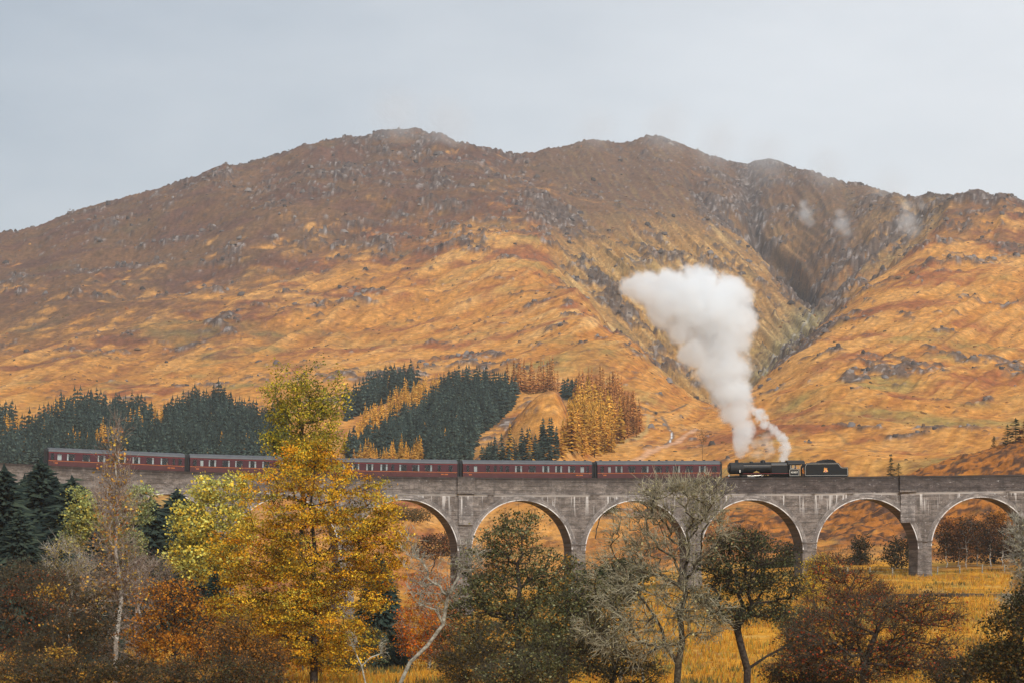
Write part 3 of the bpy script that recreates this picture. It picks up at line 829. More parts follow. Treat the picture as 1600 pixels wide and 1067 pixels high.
WZ0, WZ1 = 1.98, 2.97      # window sill and head
def coach(name, px_l, px_r, wins, label, flip=False):
    """wins: list of (centre, width) in metres from the left end"""
    sl, sr = s_at(px_l), s_at(px_r)
    # the track centre lies behind the front face, so shift to the centre line bearing
    def s_c(px):
        pc = [800 + F * track(s, 0)[0] / track(s, 0)[1] for s in (_ss[0], _ss[-1])]
        lo, hi = -330., -10.
        for _ in range(40):
            m_ = (lo + hi) / 2; x, y = track(m_, 1.4)
            if 800 + F * x / y < px: lo = m_
            else: hi = m_
        return lo
    sl, sr = s_c(px_l), s_c(px_r)
    (xa, ya), (xb, yb) = track(sl), track(sr)
    za, zb = top_z(sl) - 1.15, top_z(sr) - 1.15
    L = math.hypot(xb - xa, yb - ya)
    root = empty(name, (xa, ya, za)); root.rotation_euler = (0, -math.atan2(zb - za, L), math.atan2(yb - ya, xb - xa))
    tag(root, label, 'railway carriage', 'maroon carriages of the steam train')
    B0, B1 = .38, L - .38
    HW_ = 1.40
    k = (L - .76) / 19.4
    wins = [(B0 + c * k, w) for c, w in wins]
    # body: both sides with openings, ends, floor
    for side in (-1, 1):
        y0, y1 = (-HW_, -HW_ + .06) if side < 0 else (HW_ - .06, HW_)
        mb = MB()
        mb.box(B0, B1, y0, y1, .98, 1.90)
        mb.build('lower_side_panel', M_MAROON2, root)
        mb = MB(); mb.box(B0, B1, y0, y1, 1.904, WZ0); mb.box(B0, B1, y0, y1, WZ1, 3.18)
        e = B0
        for c, w in wins:
            mb.box(e, c - w / 2, y0, y1, WZ0, WZ1); e = c + w / 2
        mb.box(e, B1, y0, y1, WZ0, WZ1)
        mb.build('body_side', M_MAROON, root)
    for x0, x1 in ((B0, B0 + .06), (B1 - .06, B1)):
        MB().box(x0, x1, -HW_ + .06, HW_ - .06, .98, 3.2).build('end_wall', M_BLACKP, root)
    MB().box(B0 + .06, B1 - .06, -HW_ + .06, HW_ - .06, 1.0, 1.08).build('floor', M_WOODIN, root)
    MB().box(B0 + .06, B1 - .06, .55, .60, 1.08, 3.15).build('corridor_partition', M_WOODIN, root)
    # roof
    rings = []
    for x, sc in ((B0 - .03, .97), (B0 + .1, 1), (B1 - .1, 1), (B1 + .03, .97)):
        ring = []
        for j in range(15):
            a = math.pi * j / 14
            ring.append((x, (HW_ + .03) * math.cos(a), 3.182 + .62 * sc * math.sin(a) ** .8))
        rings.append(ring)
    MB().loft(rings).build('roof', M_ROOF, root, smooth=True)
    MB().box(B0, B1, -HW_ - .05, -HW_ - .005, 3.13, 3.17).build('gutter', M_SOOT, root)
    vent = cached('vent', lambda: MB().box(-.16, .16, -.14, .14, 0, .17).mesh('roof_vent', M_SOOT))
    for j in range(13):
        x = B0 + .9 + (B1 - B0 - 1.8) * j / 12 + RNG.uniform(-.3, .3)
        use_mesh('roof_vent', vent, root, (x, RNG.choice((-.25, .3)), 3.74))
    # lining
    MB().box(B0, B1, -HW_ - .012, -HW_ - .001, 1.885, 1.935).build('lining', M_GOLD, root)
    MB().box(B0, B1, -HW_ - .010, -HW_ - .001, 3.055, 3.085).build('lining', M_REDL, root)
    MB().box(B0, B1, -HW_ - .012, -HW_ - .001, 1.02, 1.045).build('lining', M_REDL, root)
    # gilt lettering, too small to be read
    for cx, nn, w in ((B0 + 1.1, 5, .105), (B1 - 1.9, 10, .105)):
        mb = MB(); x = cx - nn * w / 2
        for j in range(nn):
            if nn == 10 and j == 4: continue
            mb.box(x + j * w, x + j * w + w * .72, -HW_ - .014, -HW_ - .002, 1.52, 1.68)
        mb.build('gilt_lettering', M_GOLD, root)
    # doors at the ends
    for cx in (B0 + .55, B1 - .55):
        d = MB().box(cx - .34, cx + .34, -HW_ - .018, -HW_ - .002, 1.06, 1.875).build('door', M_MAROON2, root)
        MB().box(cx + .2, cx + .26, -HW_ - .05, -HW_ - .019, 1.75, 1.83).build('handle', M_BRASS, d)
    # windows
    for wi, (c, w) in enumerate(wins):
        for side in (-1, 1):
            y = -HW_ if side < 0 else HW_
            def mk():
                mb = MB(); t = .035; h = w / 2
                a, b_ = (-.015, .035) if side < 0 else (-.035, .015)
                mb.box(-h, -h + t, a, b_, 0, WZ1 - WZ0); mb.box(h - t, h, a, b_, 0, WZ1 - WZ0)
                mb.box(-h + t, h - t, a, b_, 0, t); mb.box(-h + t, h - t, a, b_, WZ1 - WZ0 - t, WZ1 - WZ0)
                if w > .55: mb.box(-h + t, h - t, a, b_, .70, .73)
                return mb.mesh('window', M_MAROON)
            fr = use_mesh('window', cached(('wf', w, side), mk), root, (c, y, WZ0))
            pane = cached(('wp', w), lambda: MB().box(-w / 2 + .035, w / 2 - .035, -.004, .004, .035, WZ1 - WZ0 - .035).mesh('pane', M_GLASS))
            use_mesh('pane', pane, fr, (0, -side * .02, 0))
            if side < 0:
                if w > .8:
                    for sx in ((-1, 1), (-1,), (1,), ())[RNG.choice((0, 0, 1, 2, 3))]:
                        cu = cached(('cu', sx), lambda: MB().prism([(-.13, 0), (.13, 0), (.10, .35), (.13, .93), (-.13, .93)], .06, .10).mesh('curtain', M_CURT))
                        use_mesh('curtain', cu, fr, (sx * (w / 2 - RNG.uniform(.10, .19)), 0, 0))
                    tb = cached('tb', lambda: MB().box(-.38, .38, .08, .75, -.18, -.12).box(-.04, .04, .3, .38, -.9, -.18).mesh('table', M_LAMP))
                    use_mesh('table', tb, fr, (0, 0, RNG.uniform(.05, .16)))
                elif wi in (1,) or (wi * 7 + len(wins)) % 5 == 0:
                    bl = cached(('bl', w), lambda: MB().box(-w / 2 + .04, w / 2 - .04, .05, .07, .02, .80).mesh('blind', M_CURT))
                    use_mesh('blind', bl, fr, (0, 0, .02))
    # seats
    def seatm():
        mb = MB(); mb.box(-.25, .25, -1.25, -.2, 1.08, 1.53); mb.box(-.25, -.12, -1.25, -.2, 1.53, 2.22); return mb.mesh('seat', M_SEAT)
    sm = cached('seat', seatm)
    for c, w in wins:
        if w > .8:
            use_mesh('seat', sm, root, (c - .62, 0, 0)); use_mesh('seat', sm, root, (c + .62, 0, 0), rot=(0, 0, 0), scale=(-1, 1, 1))
    # gangways
    gm = cached('gang', lambda: MB().loft([[(x, -.62, 1.1), (x, .62, 1.1), (x, .66, 3.1), (x, .4, 3.45), (x, -.4, 3.45), (x, -.66, 3.1)] for x in (-.19, -.06, .06, .19)]).mesh('gangway', M_SOOT))
    for x in (B0 - .2, B1 + .2): use_mesh('gangway', gm, root, (x, 0, 0), scale=(1, 1.6, 1.05))
    # underframe
    MB().box(B0, B1, -1.2, 1.2, .80, .978).build('underframe', M_SOOT, root)
    def bogie_m():
        mb = MB(); mb.box(-1.7, 1.7, -1.1, -.95, .45, .75); mb.box(-1.7, 1.7, .95, 1.1, .45, .75); mb.box(-.25, .25, -.95, .95, .45, .78); return mb.mesh('bogie', M_SOOT)
    wh = cached('cwheel', lambda: MB().cyl((0, -.80, 0), (0, -.66, 0), .46, n=24).cyl((0, .66, 0), (0, .80, 0), .46, n=24).cyl((0, -.66, 0), (0, .66, 0), .08, n=8).mesh('wheelset', M_SOOT, True))
    for x in (B0 + 2.6, B1 - 2.6):
        bo = use_mesh('bogie', cached('bogie', bogie_m), root, (x, 0, 0))
        for dx in (-1.3, 1.3): use_mesh('wheelset', wh, bo, (dx, 0, .46))
    for x in (B0 + 8.2, B0 + 10.6): MB().box(x - .7, x + .7, -1.1, -.6, .35, .798).build('battery_box', M_SOOT, root)
    for x, d in ((B0, -1), (B1, 1)):
        for y in (-.86, .86):
            mb = MB(); mb.cyl((x, y, 1.02), (x + d * .3, y, 1.02), .07, n=10); mb.cyl((x + d * .3, y, 1.02), (x + d * .36, y, 1.02), .2, n=14)
            mb.build('buffer', M_SOOT, root)
    return root, wins, k

BIG = 1.15
W4 = [(.75, .45), (1.90, .55), (3.75, .62), (4.85, .48), (5.75, .48), (6.65, .60), (8.35, BIG), (10.4, BIG), (12.45, BIG), (14.4, BIG), (16.35, BIG), (17.95, .62), (18.75, .45)]
W5 = [(.75, .55), (1.9, .48), (3.4, BIG), (5.4, BIG), (7.5, BIG), (9.6, BIG), (11.0, .48), (12.5, BIG), (14.5, BIG), (16.6, BIG), (18.5, .8)]
W1 = [(.55, .5), (1.55, .66), (3.15, BIG), (5.35, BIG), (7.5, BIG), (8.95, .5), (10.4, BIG), (12.45, BIG), (14.45, BIG), (16.5, BIG), (17.85, .4), (18.75, .55)]
W2 = [(.7, .6), (1.75, .5), (3.3, BIG), (5.3, BIG), (7.2, BIG), (9.2, BIG), (11.2, BIG), (13.2, BIG), (15.2, BIG), (17.0, BIG), (18.6, .5)]
W3 = [(.8, .5), (2.2, BIG), (4.3, BIG), (6.4, BIG), (8.5, BIG), (9.8, .48), (11.3, BIG), (13.2, BIG), (15.1, BIG), (16.7, .5), (18.4, .62)]
coaches = []
for px0, px1, w, lb in ((71, 291.5, W1, 'maroon carriage at the tail of the train, farthest left on the viaduct'),
                        (292.5, 505, W2, 'maroon carriage partly hidden by the crown of the big orange tree, second from the tail'),
                        (506, 718, W3, 'maroon carriage just right of the big orange tree, middle one of the five'),
                        (719.5, 928.5, W4, 'maroon carriage with small windows at its left end, fourth from the tail'),
                        (930, 1129, W5, 'maroon carriage coupled next to the black steam engine')):
    coaches.append(coach('railway_carriage', px0, px1, w, lb))

# ---- passengers
SKINS = [simple_mat('skin', c, .6, var=.05) for c in ((.58, .36, .27), (.45, .27, .19), (.66, .45, .36))]
CLOTH = {n: simple_mat(n + ' clothing', c, .9, var=.1) for n, c in dict(white=(.62, .62, .6), black=(.02, .02, .022), red=(.42, .04, .03), blue=(.05, .10, .26), orange=(.6, .2, .03), grey=(.2, .21, .22), teal=(.06, .25, .26)).items()}
HAIRM = {n: simple_mat(n + ' hair', c, .8, var=.1) for n, c in dict(dark=(.02, .014, .01), brown=(.09, .045, .02), fair=(.35, .22, .10), grey=(.35, .34, .33)).items()}
def person_meshes():
    """seated body grown with a skin modifier; y- faces the camera, x+ is where the sitter looks"""
    J = [(0, 0, .50, .15), (0, 0, .72, .14), (0, 0, .95, .15), (0, 0, 1.10, .065), (.02, 0, 1.17, .055), (.03, 0, 1.27, .095), (.02, 0, 1.36, .08),
         (0, -.19, 1.02, .06), (.10, -.23, .80, .045), (.32, -.17, .78, .035), (.40, -.16, .78, .035),
         (0, .19, 1.02, .06), (.10, .23, .80, .045), (.32, .17, .78, .035), (.40, .16, .78, .035),
         (.06, -.10, .50, .10), (.46, -.11, .50, .07), (.46, -.11, .08, .045), (.62, -.11, .04, .04),
         (.06, .10, .50, .10), (.46, .11, .50, .07), (.46, .11, .08, .045), (.62, .11, .04, .04)]
    E_ = [(0, 1), (1, 2), (2, 3), (3, 4), (4, 5), (5, 6), (2, 7), (7, 8), (8, 9), (9, 10), (2, 11), (11, 12), (12, 13), (13, 14), (0, 15), (15, 16), (16, 17), (17, 18), (0, 19), (19, 20), (20, 21), (21, 22)]
    me = bpy.data.meshes.new('person'); me.from_pydata([j[:3] for j in J], E_, [])
    o = bpy.data.objects.new('person', me); COL.objects.link(o)
    md = o.modifiers.new('skin', 'SKIN')
    for k, v in enumerate(me.skin_vertices[0].data):
        v.radius = (J[k][3], J[k][3]); v.use_root = k == 0
    o.modifiers.new('sub', 'SUBSURF').levels = 1
    dg = bpy.context.evaluated_depsgraph_get()
    res = bpy.data.meshes.new_from_object(o.evaluated_get(dg), preserve_all_data_layers=False, depsgraph=dg)
    bpy.data.objects.remove(o)
    return res
_pm = person_meshes()
def person(x, y, z, rz, cloth, hair, skin, label, group, parent_mat=None, stand=False):
    key = ('pm', cloth, skin)
    def mk():
        me = _pm.copy(); me.name = 'person'; me.materials.clear()
        me.materials.append(CLOTH[cloth]); me.materials.append(SKINS[skin])
        idx = [1 if (p.center.z > 1.115 or (p.center.x > .33 and p.center.z > .7)) else 0 for p in me.polygons]
        me.polygons.foreach_set('material_index', idx); me.polygons.foreach_set('use_smooth', [True] * len(idx))
        return me
    o = use_mesh('person', cached(key, mk), None, (x, y, z), rot=(0, 0, rz))
    def hairmesh():
        rings = []
        for t in np.linspace(0, math.pi * .55, 6):
            rings.append([(-.005 + .112 * math.sin(t) * math.cos(a) - .02, .106 * math.sin(t) * math.sin(a), 1.29 + .125 * math.cos(t)) for a in np.linspace(0, 2 * math.pi, 13)[:-1]])
        return MB().loft(rings[::-1]).mesh('hair', HAIRM[hair], True)
    use_mesh('hair', cached(('hair', hair), hairmesh), o)
    tag(o, label, 'person', group)
    return o

def seat_people():
    cl = list(CLOTH); hr = list(HAIRM)
    place = ['the tail carriage', 'the carriage behind the big orange tree', 'the carriage right of the big orange tree', 'the fourth carriage', 'the carriage next to the engine']
    for ci, (root, wins, k) in enumerate(coaches):
        bpy.context.view_layer.update()
        big = [w for w in wins if w[1] > .8]
        seat_no = 0
        for wi, (c, w) in enumerate(big):
            for sgn in (-1, 1):
                if RNG.random() < .24: continue
                cloth = RNG.choice(['white', 'white', 'black', 'red', 'blue', 'orange', 'grey', 'teal', 'white']); hair = RNG.choice(hr); sk = RNG.randrange(3)
                p = root.matrix_world @ Vector((c + sgn * .50, RNG.uniform(-1.12, -1.04), 1.12))
                rz = root.rotation_euler.z + (0 if sgn < 0 else math.pi) + RNG.uniform(-.35, .35)
                ordn = ['first', 'second', 'third', 'fourth', 'fifth', 'sixth', 'seventh', 'eighth', 'ninth', 'tenth'][wi]
                person(p.x, p.y, p.z, rz, cloth, hair, sk, f'{hair}-haired passenger in {cloth}, {"left" if sgn < 0 else "right"} seat of {ordn} wide window, {place[ci]}'.replace('the carriage behind the big orange tree', 'tree-hidden carriage').replace('the carriage right of the big orange tree', 'middle carriage').replace('the carriage next to the engine', 'carriage beside engine').replace('the tail carriage', 'tail carriage').replace('the fourth carriage', 'fourth carriage'), 'passengers seated at the carriage windows')
seat_people()

# ---- locomotive and tender (runs tender first; smokebox towards the carriages)
def locomotive():
    def s_c(px):
        lo, hi = -330., -10.
        for _ in range(40):
            m_ = (lo + hi) / 2; x, y = track(m_, 1.3)
            if 800 + F * x / y < px: lo = m_
            else: hi = m_
        return lo
    sl, sr = s_c(1135), s_c(1327.5)
    (xa, ya), (xb, yb) = track(sl), track(sr)
    za, zb = top_z(sl) - 1.15, top_z(sr) - 1.15
    L = math.hypot(xb - xa, yb - ya); k = L / 19.2
    rot = (0, -math.atan2(zb - za, L), math.atan2(yb - ya, xb - xa))
    loc = empty('steam_locomotive', (xa, ya, za)); loc.rotation_euler = rot; loc.scale = (k, 1, 1)
    tag(loc, 'black steam locomotive number 45407 with white steam rising, between carriages and its tender', 'steam locomotive')
    def lathe(x0, prof, n=28, z=2.62):
        return [[(x0 + x, r * math.cos(2 * math.pi * i / n), z + r * math.sin(2 * math.pi * i / n)) for i in range(n)] for x, r in prof]
    CZ = 2.62
    MB().loft(lathe(0, [(.66, .30), (.70, .62), (.80, .80), (.86, .88), (2.85, .88)])).build('smokebox', M_SOOT, loc, True)
    sd = MB().cyl((.60, 0, CZ), (.68, 0, CZ), .62, n=24).build('smokebox_door', M_BLACKP, loc, True)
    MB().box(.50, .59, -.03, .03, CZ - .25, CZ + .25).build('dart_handle', M_STEELR, sd)
    MB().loft(lathe(0, [(2.86, .84), (7.1, .93)])).build('boiler', M_BLACKP, loc, True)
    for x in (3.6, 4.8, 6.0, 7.0):
        r = .84 + .09 * (x - 2.86) / 4.24
        MB().loft(lathe(0, [(x, r + .012), (x + .06, r + .013)])).build('boiler_band', M_BLACKP, loc, True)
    fb = [(-.98, 1.5), (.98, 1.5), (.98, 3.05), (.90, 3.32), (.66, 3.5), (-.66, 3.5), (-.90, 3.32), (-.98, 3.05)]
    MB().loft([[(x, y, z) for y, z in fb] for x in (7.11, 9.72)]).build('firebox', M_BLACKP, loc)
    ch = MB().loft([[(1.93 + r * math.cos(a), r * math.sin(a), z) for a in np.linspace(0, 2 * math.pi, 21)[:-1]] for r, z in ((.42, 3.40), (.30, 3.52), (.26, 3.62), (.26, 3.78), (.31, 3.84), (.31, 3.88), (.2, 3.88), (.2, 3.6))]).build('chimney', M_SOOT, loc, True)
    MB().loft([[(6.0 + r * math.cos(a), r * math.sin(a), z) for a in np.linspace(0, 2 * math.pi, 21)[:-1]] for r, z in ((.44, 3.40), (.40, 3.60), (.36, 3.74), (.22, 3.84), (.04, 3.87))]).build('dome', M_BLACKP, loc, True)
    MB().loft([[(4.2 + r * math.cos(a), r * math.sin(a), z) for a in np.linspace(0, 2 * math.pi, 17)[:-1]] for r, z in ((.36, 3.36), (.32, 3.52), (.26, 3.62), (.05, 3.66))]).build('top_feed', M_BLACKP, loc, True)
    for y in (-.18, .18): MB().cyl((8.7, y, 3.5), (8.7, y, 3.74), .07, n=10).build('safety_valve', M_BRASS, loc, True)
    MB().cyl((9.5, -.3, 3.5), (9.5, -.3, 3.80), .035, n=8).build('whistle', M_BRASS, loc)
    MB().cyl((2.8, -.95, 3.02), (9.7, -1.02, 3.02), .025, n=6).build('handrail', M_STEELR, loc)
    MB().cyl((.9, -.5, 3.30), (2.5, -.5, 3.30), .02, n=6).build('handrail', M_STEELR, loc)
    # running boards, valances
    for sd_ in (-1, 1):
        y0, y1 = sorted((sd_ * 1.32, sd_ * .80))
        MB().box(2.6, 9.70, y0, y1, 1.74, 1.79).box(.55, 2.55, y0, y1, 1.48, 1.53).build('running_board', M_BLACKP, loc)
        ya_, yb_ = sorted((sd_ * 1.322, sd_ * 1.345))
        MB().box(2.6, 9.70, ya_, yb_, 1.66, 1.79).build('valance', M_BLACKP, loc)
        yc, yd = sorted((sd_ * 1.347, sd_ * 1.36))
        MB().box(2.6, 9.70, yc, yd, 1.755, 1.780).build('lining', M_REDL, loc)
    # nameplate over the leading splasher
    MB().prism([(4.2, 1.80), (5.25, 1.80), (5.1, 2.0), (4.8, 2.13), (4.72, 2.25), (4.64, 2.13), (4.35, 2.0)], -1.18, -1.14).build('splasher', M_BLACKP, loc)
    MB().prism([(4.22, 1.93), (5.22, 1.93), (5.1, 2.02), (4.80, 2.12), (4.72, 2.22), (4.64, 2.12), (4.34, 2.02)], -1.21, -1.185).build('nameplate', M_BRASS, loc)
    # lamp and steam leaks
    MB().box(2.15, 2.30, -.95, -.89, 1.95, 2.35).build('door_step', M_CREAM, loc)
    # frames, buffer beam, cylinders
    MB().box(.36, 11.3, -.62, -.56, .75, 1.50).box(.36, 11.3, .56, .62, .75, 1.50).build('frames', M_SOOT, loc)
    bb = MB().box(.30, .36, -1.25, 1.25, .80, 1.32).build('buffer_beam', M_REDL, loc)
    for y in (-.86, .86):
        MB().cyl((.30, y, 1.05), (.06, y, 1.05), .09, n=12).cyl((.06, y, 1.05), (0, y, 1.05), .22, n=18).build('buffer', M_STEELR, loc)
    MB().box(.42, .56, -1.1, -.9, 1.33, 1.62).build('lamp', M_CURT, loc)
    for sd_ in (-1, 1):
        MB().cyl((2.15, sd_ * 1.08, 1.0), (3.25, sd_ * 1.08, 1.0), .30, n=18).cyl((2.1, sd_ * 1.06, 1.42), (3.3, sd_ * 1.06, 1.42), .16, n=14).build('cylinder', M_BLACKP, loc, True)
        MB().box(3.3, 4.5, sd_ * 1.12 - .03, sd_ * 1.12 + .03, 1.16, 1.22).box(3.3, 4.5, sd_ * 1.12 - .03, sd_ * 1.12 + .03, .82, .87).build('slide_bar', M_STEELR, loc)
        MB().cyl((4.4, sd_ * 1.16, 1.0), (6.95, sd_ * 1.16, .72), .055, n=8).build('connecting_rod', M_STEELR, loc)
        MB().box(4.85, 9.3, sd_ * 1.08 - .03, sd_ * 1.08 + .03, .66, .77).build('coupling_rod', M_STEELR, loc)
        MB().cyl((4.1, sd_ * 1.18, 1.42), (5.5, sd_ * 1.18, 1.52), .035, n=8).cyl((5.5, sd_ * 1.18, 1.30), (5.9, sd_ * 1.18, 1.62), .035, n=8).cyl((3.3, sd_ * 1.18, 1.45), (4.1, sd_ * 1.18, 1.42), .03, n=8).build('valve_gear', M_STEELR, loc)
    def wheelm(r):
        def mk():
            mb = MB()
            for y in (-.78, .66):
                n = 32
                o_ = [(r * math.cos(2 * math.pi * i / n), r * math.sin(2 * math.pi * i / n)) for i in range(n)]
                q = [(a * (1 - .11 / r), b * (1 - .11 / r)) for a, b in o_]
                rr = [[(a, y, b) for a, b in o_], [(a, y + .12, b) for a, b in o_], [(a, y + .12, b) for a, b in q], [(a, y, b) for a, b in q], [(a, y, b) for a, b in o_]]
                mb.loft(rr, caps=False)
                mb.cyl((0, y, 0), (0, y + .12, 0), .14, n=12)
                for i in range(14):
                    a = 2 * math.pi * i / 14
                    mb.cyl((.12 * math.cos(a), y + .06, .12 * math.sin(a)), ((r - .08) * math.cos(a), y + .06, (r - .08) * math.sin(a)), .028, n=4)
            mb.cyl((0, -.66, 0), (0, .66, 0), .09, n=8)
            return mb.mesh('wheelset', M_BLACKP)
        return cached(('lw', r), mk)
    for x in (4.95, 6.95, 9.2): use_mesh('driving_wheelset', wheelm(.915), loc, (x, 0, .915))
    for x in (1.75, 3.70): use_mesh('bogie_wheelset', wheelm(.50), loc, (x, 0, .50))
    # cab
    for sd_ in (-1, 1):
        y0, y1 = sorted((sd_ * 1.30, sd_ * 1.26))
        mb = MB()
        mb.box(9.75, 11.40, y0, y1, 1.30, 2.42)
        mb.box(9.75, 9.98, y0, y1, 2.42, 3.12); mb.box(10.62, 10.80, y0, y1, 2.42, 3.12); mb.box(9.98, 10.62, y0, y1, 2.98, 3.12)
        mb.box(9.98, 10.62, y0, y1, 2.42, 2.50)
        mb.build('cab_side', M_BLACKP, loc)
        wf = MB(); wf.box(9.98, 10.62, y0 + .005, y1 - .005, 2.50, 2.54).box(9.98, 10.02, y0 + .005, y1 - .005, 2.54, 2.98).box(10.58, 10.62, y0 + .005, y1 - .005, 2.54, 2.98)
        w_ = wf.build('cab_window', M_CREAM, loc)
        MB().box(10.02, 10.58, y0 + .012, y1 - .012, 2.54, 2.98).build('pane', M_GLASS, w_)
    mb = MB(); mb.box(9.73, 9.78, -1.26, 1.26, 1.5, 3.15); mb.build('cab_front', M_BLACKP, loc)
    MB().box(9.78, 11.6, -1.25, 1.25, 1.30, 1.38).build('cab_floor', M_SOOT, loc)
    MB().box(11.42, 11.46, -1.30, -1.26, 1.35, 3.0).build('cab_handrail', M_STEELR, loc)
    rr = []
    for x in (9.60, 12.25):
        rr.append([(x, 1.36 * math.cos(a), 3.13 + .62 * math.sin(a)) for a in np.linspace(0, math.pi, 15)] + [(x, 1.30 * math.cos(a), 3.09 + .58 * math.sin(a)) for a in np.linspace(math.pi, 0, 15)])
    MB().loft(rr).build('cab_roof', M_SOOT, loc, True)
    def lining(root, x0, x1, z0, z1, y, mat=M_CREAM, t=.035):
        MB().box(x0, x1, y - .012, y, z0, z0 + t).box(x0, x1, y - .012, y, z1 - t, z1).box(x0, x0 + t, y - .012, y, z0 + t, z1 - t).box(x1 - t, x1, y - .012, y, z0 + t, z1 - t).build('lining', mat, root)
    lining(loc, 9.86, 11.30, 1.40, 2.34, -1.302)
    def text(body, size, loc_, root, mat, name):
        cu = bpy.data.curves.new(name, 'FONT'); cu.body = body; cu.size = size; cu.align_x = 'CENTER'; cu.align_y = 'CENTER'; cu.extrude = .006
        cu.offset = .008; cu.space_character = 1.08
        tmp = bpy.data.objects.new(name, cu); COL.objects.link(tmp)
        dg = bpy.context.evaluated_depsgraph_get()
        me = bpy.data.meshes.new_from_object(tmp.evaluated_get(dg)); bpy.data.objects.remove(tmp)
        me.materials.clear(); me.materials.append(mat)
        return use_mesh(name, me, root, loc_, rot=(math.radians(90), 0, 0))
    text('45407', .40, (10.58, -1.312, 1.90), loc, M_CREAM, 'cab_number')
    # tender
    ten = empty('locomotive_tender', loc.location); ten.rotation_euler = rot; ten.scale = (k, 1, 1)
    tag(ten, 'black coal tender with a gold and red crest, at the right-hand end of the train', 'tender')
    prof = [(12.2, 1.32), (18.98, 1.32), (18.98, 2.62), (18.1, 2.62), (17.86, 2.70), (17.72, 2.95), (17.62, 3.16), (17.45, 3.26), (12.45, 3.26), (12.35, 3.0), (12.2, 2.85)]
    MB().prism(prof, -1.32, -1.28).build('tender_side', M_BLACKP, ten)
    MB().prism(prof, 1.28, 1.32).build('tender_side', M_BLACKP, ten)
    MB().box(12.3, 18.9, -1.28, 1.28, 1.2, 2.55).build('water_tank', M_BLACKP, ten)
    rr = [[(x, 1.22, 2.56), (x, 1.1, z), (x, .5, z + .14), (x, -.5, z + .14), (x, -1.1, z), (x, -1.22, 2.56)] for x, z in ((12.5, 2.9), (13.5, 3.3), (17.3, 3.3), (17.6, 2.9))]
    MB().loft([r[::-1] for r in rr]).build('coal_space', M_SOOT, ten)
    mb = MB()
    for _ in range(90):
        x = RNG.uniform(14.6, 17.0); y = RNG.uniform(-.95, .95); h = .38 * (1 - ((x - 15.9) / 1.5) ** 2) ; z = 3.38 + max(0, h) * RNG.uniform(.6, 1); r = RNG.uniform(.12, .22)
        V = [(x + r * RNG.uniform(.6, 1.2) * dx, y + r * dy * RNG.uniform(.6, 1.2), z + r * dz * RNG.uniform(.6, 1.2)) for dx, dy, dz in ((-1, 0, 0), (1, 0, 0), (0, -1, 0), (0, 1, 0), (0, 0, -1), (0, 0, 1))]
        mb.add(V, [(0, 2, 5), (2, 1, 5), (1, 3, 5), (3, 0, 5), (2, 0, 4), (1, 2, 4), (3, 1, 4), (0, 3, 4)])
    mb.build('coal', M_COAL, ten)['kind'] = 'stuff'
    MB().prism([(14.5, 3.36), (17.3, 3.36), (17.0, 3.66), (16.7, 3.80), (15.2, 3.80), (14.85, 3.66)], -.9, -.6).build('coal_boards', M_SOOT, ten)
    MB().box(12.3, 17.5, -1.345, -1.275, 3.262, 3.30).build('tender_coaming', M_ROOF, ten)
    # lining following the stepped side
    ins = [(12.30, 1.42), (18.88, 1.42), (18.88, 2.52), (18.08, 2.52), (17.80, 2.62), (17.62, 2.92), (17.52, 3.07), (17.40, 3.16), (12.53, 3.16), (12.43, 2.95), (12.30, 2.80)]
    mb = MB()
    for i in range(len(ins)):
        a, b = ins[i], ins[(i + 1) % len(ins)]
        mb.cyl((a[0], -1.325, a[1]), (b[0], -1.325, b[1]), .020, n=5)
    mb.build('lining', M_CREAM, ten)
    # crest: gold lion over a red-centred wheel
    em = MB(); em.prism([(15.33, 1.93), (15.45, 1.87), (15.56, 1.93), (15.83, 1.96), (15.76, 2.20), (15.66, 2.30), (15.72, 2.52), (15.60, 2.48), (15.56, 2.56), (15.46, 2.50), (15.34, 2.58), (15.20, 2.54), (15.26, 2.44), (15.18, 2.34), (15.24, 2.20), (15.12, 2.02), (15.10, 1.92)], -1.336, -1.321)
    e_ = em.build('crest', simple_mat('crest gold', (.80, .38, .07), .5, var=.05), ten)
    MB().cyl((15.46, -1.336, 2.05), (15.46, -1.345, 2.05), .17, n=18).build('crest_wheel_rim', M_CREAM, e_)
    MB().cyl((15.46, -1.346, 2.05), (15.46, -1.352, 2.05), .13, n=18).build('crest_wheel', simple_mat('crest red', (.6, .08, .05), .5, var=.05), e_)
    MB().prism([(15.30, 2.36), (15.62, 2.36), (15.66, 2.47), (15.55, 2.41), (15.46, 2.5), (15.37, 2.41), (15.26, 2.47)], -1.348, -1.337).build('crest_crown', M_REDL, e_)
    MB().box(12.2, 19.0, -1.2, 1.2, 1.0, 1.19).build('tender_frame', M_SOOT, ten)
    for x in (13.2, 15.5, 17.8): use_mesh('tender_wheelset', wheelm(.65), ten, (x, 0, .65))
    for y in (-.86, .86):
        MB().cyl((19.0, y, 1.05), (19.2, y, 1.05), .09, n=12).cyl((19.2, y, 1.05), (19.26, y, 1.05), .22, n=18).build('buffer', M_STEELR, ten)
    MB().cyl((19.05, -1.1, 1.4), (19.18, -1.1, 1.7), .02, n=6).cyl((19.18, -1.1, 1.7), (19.02, -1.1, 2.1), .02, n=6).build('grab_rail', M_STEELR, ten)
    bpy.context.view_layer.update()
    for (x, rz_, cl, hr, lb) in ((10.95, math.pi * 1.1, 'blue', 'grey', 'grey-haired crew member in blue overalls leaning at the engine cab opening'), (11.95, -.2, 'orange', 'dark', 'dark-haired crew member in orange standing between the engine cab and its tender')):
        p = loc.matrix_world @ Vector((x, -.95, 1.36 if x < 11.5 else 1.30))
        person(p.x, p.y, p.z, loc.rotation_euler.z + rz_, cl, hr, 0, lb, 'engine crew')
    MB().box(11.6, 12.25, -1.2, 1.2, 1.22, 1.30).build('fall_plate', M_SOOT, ten)
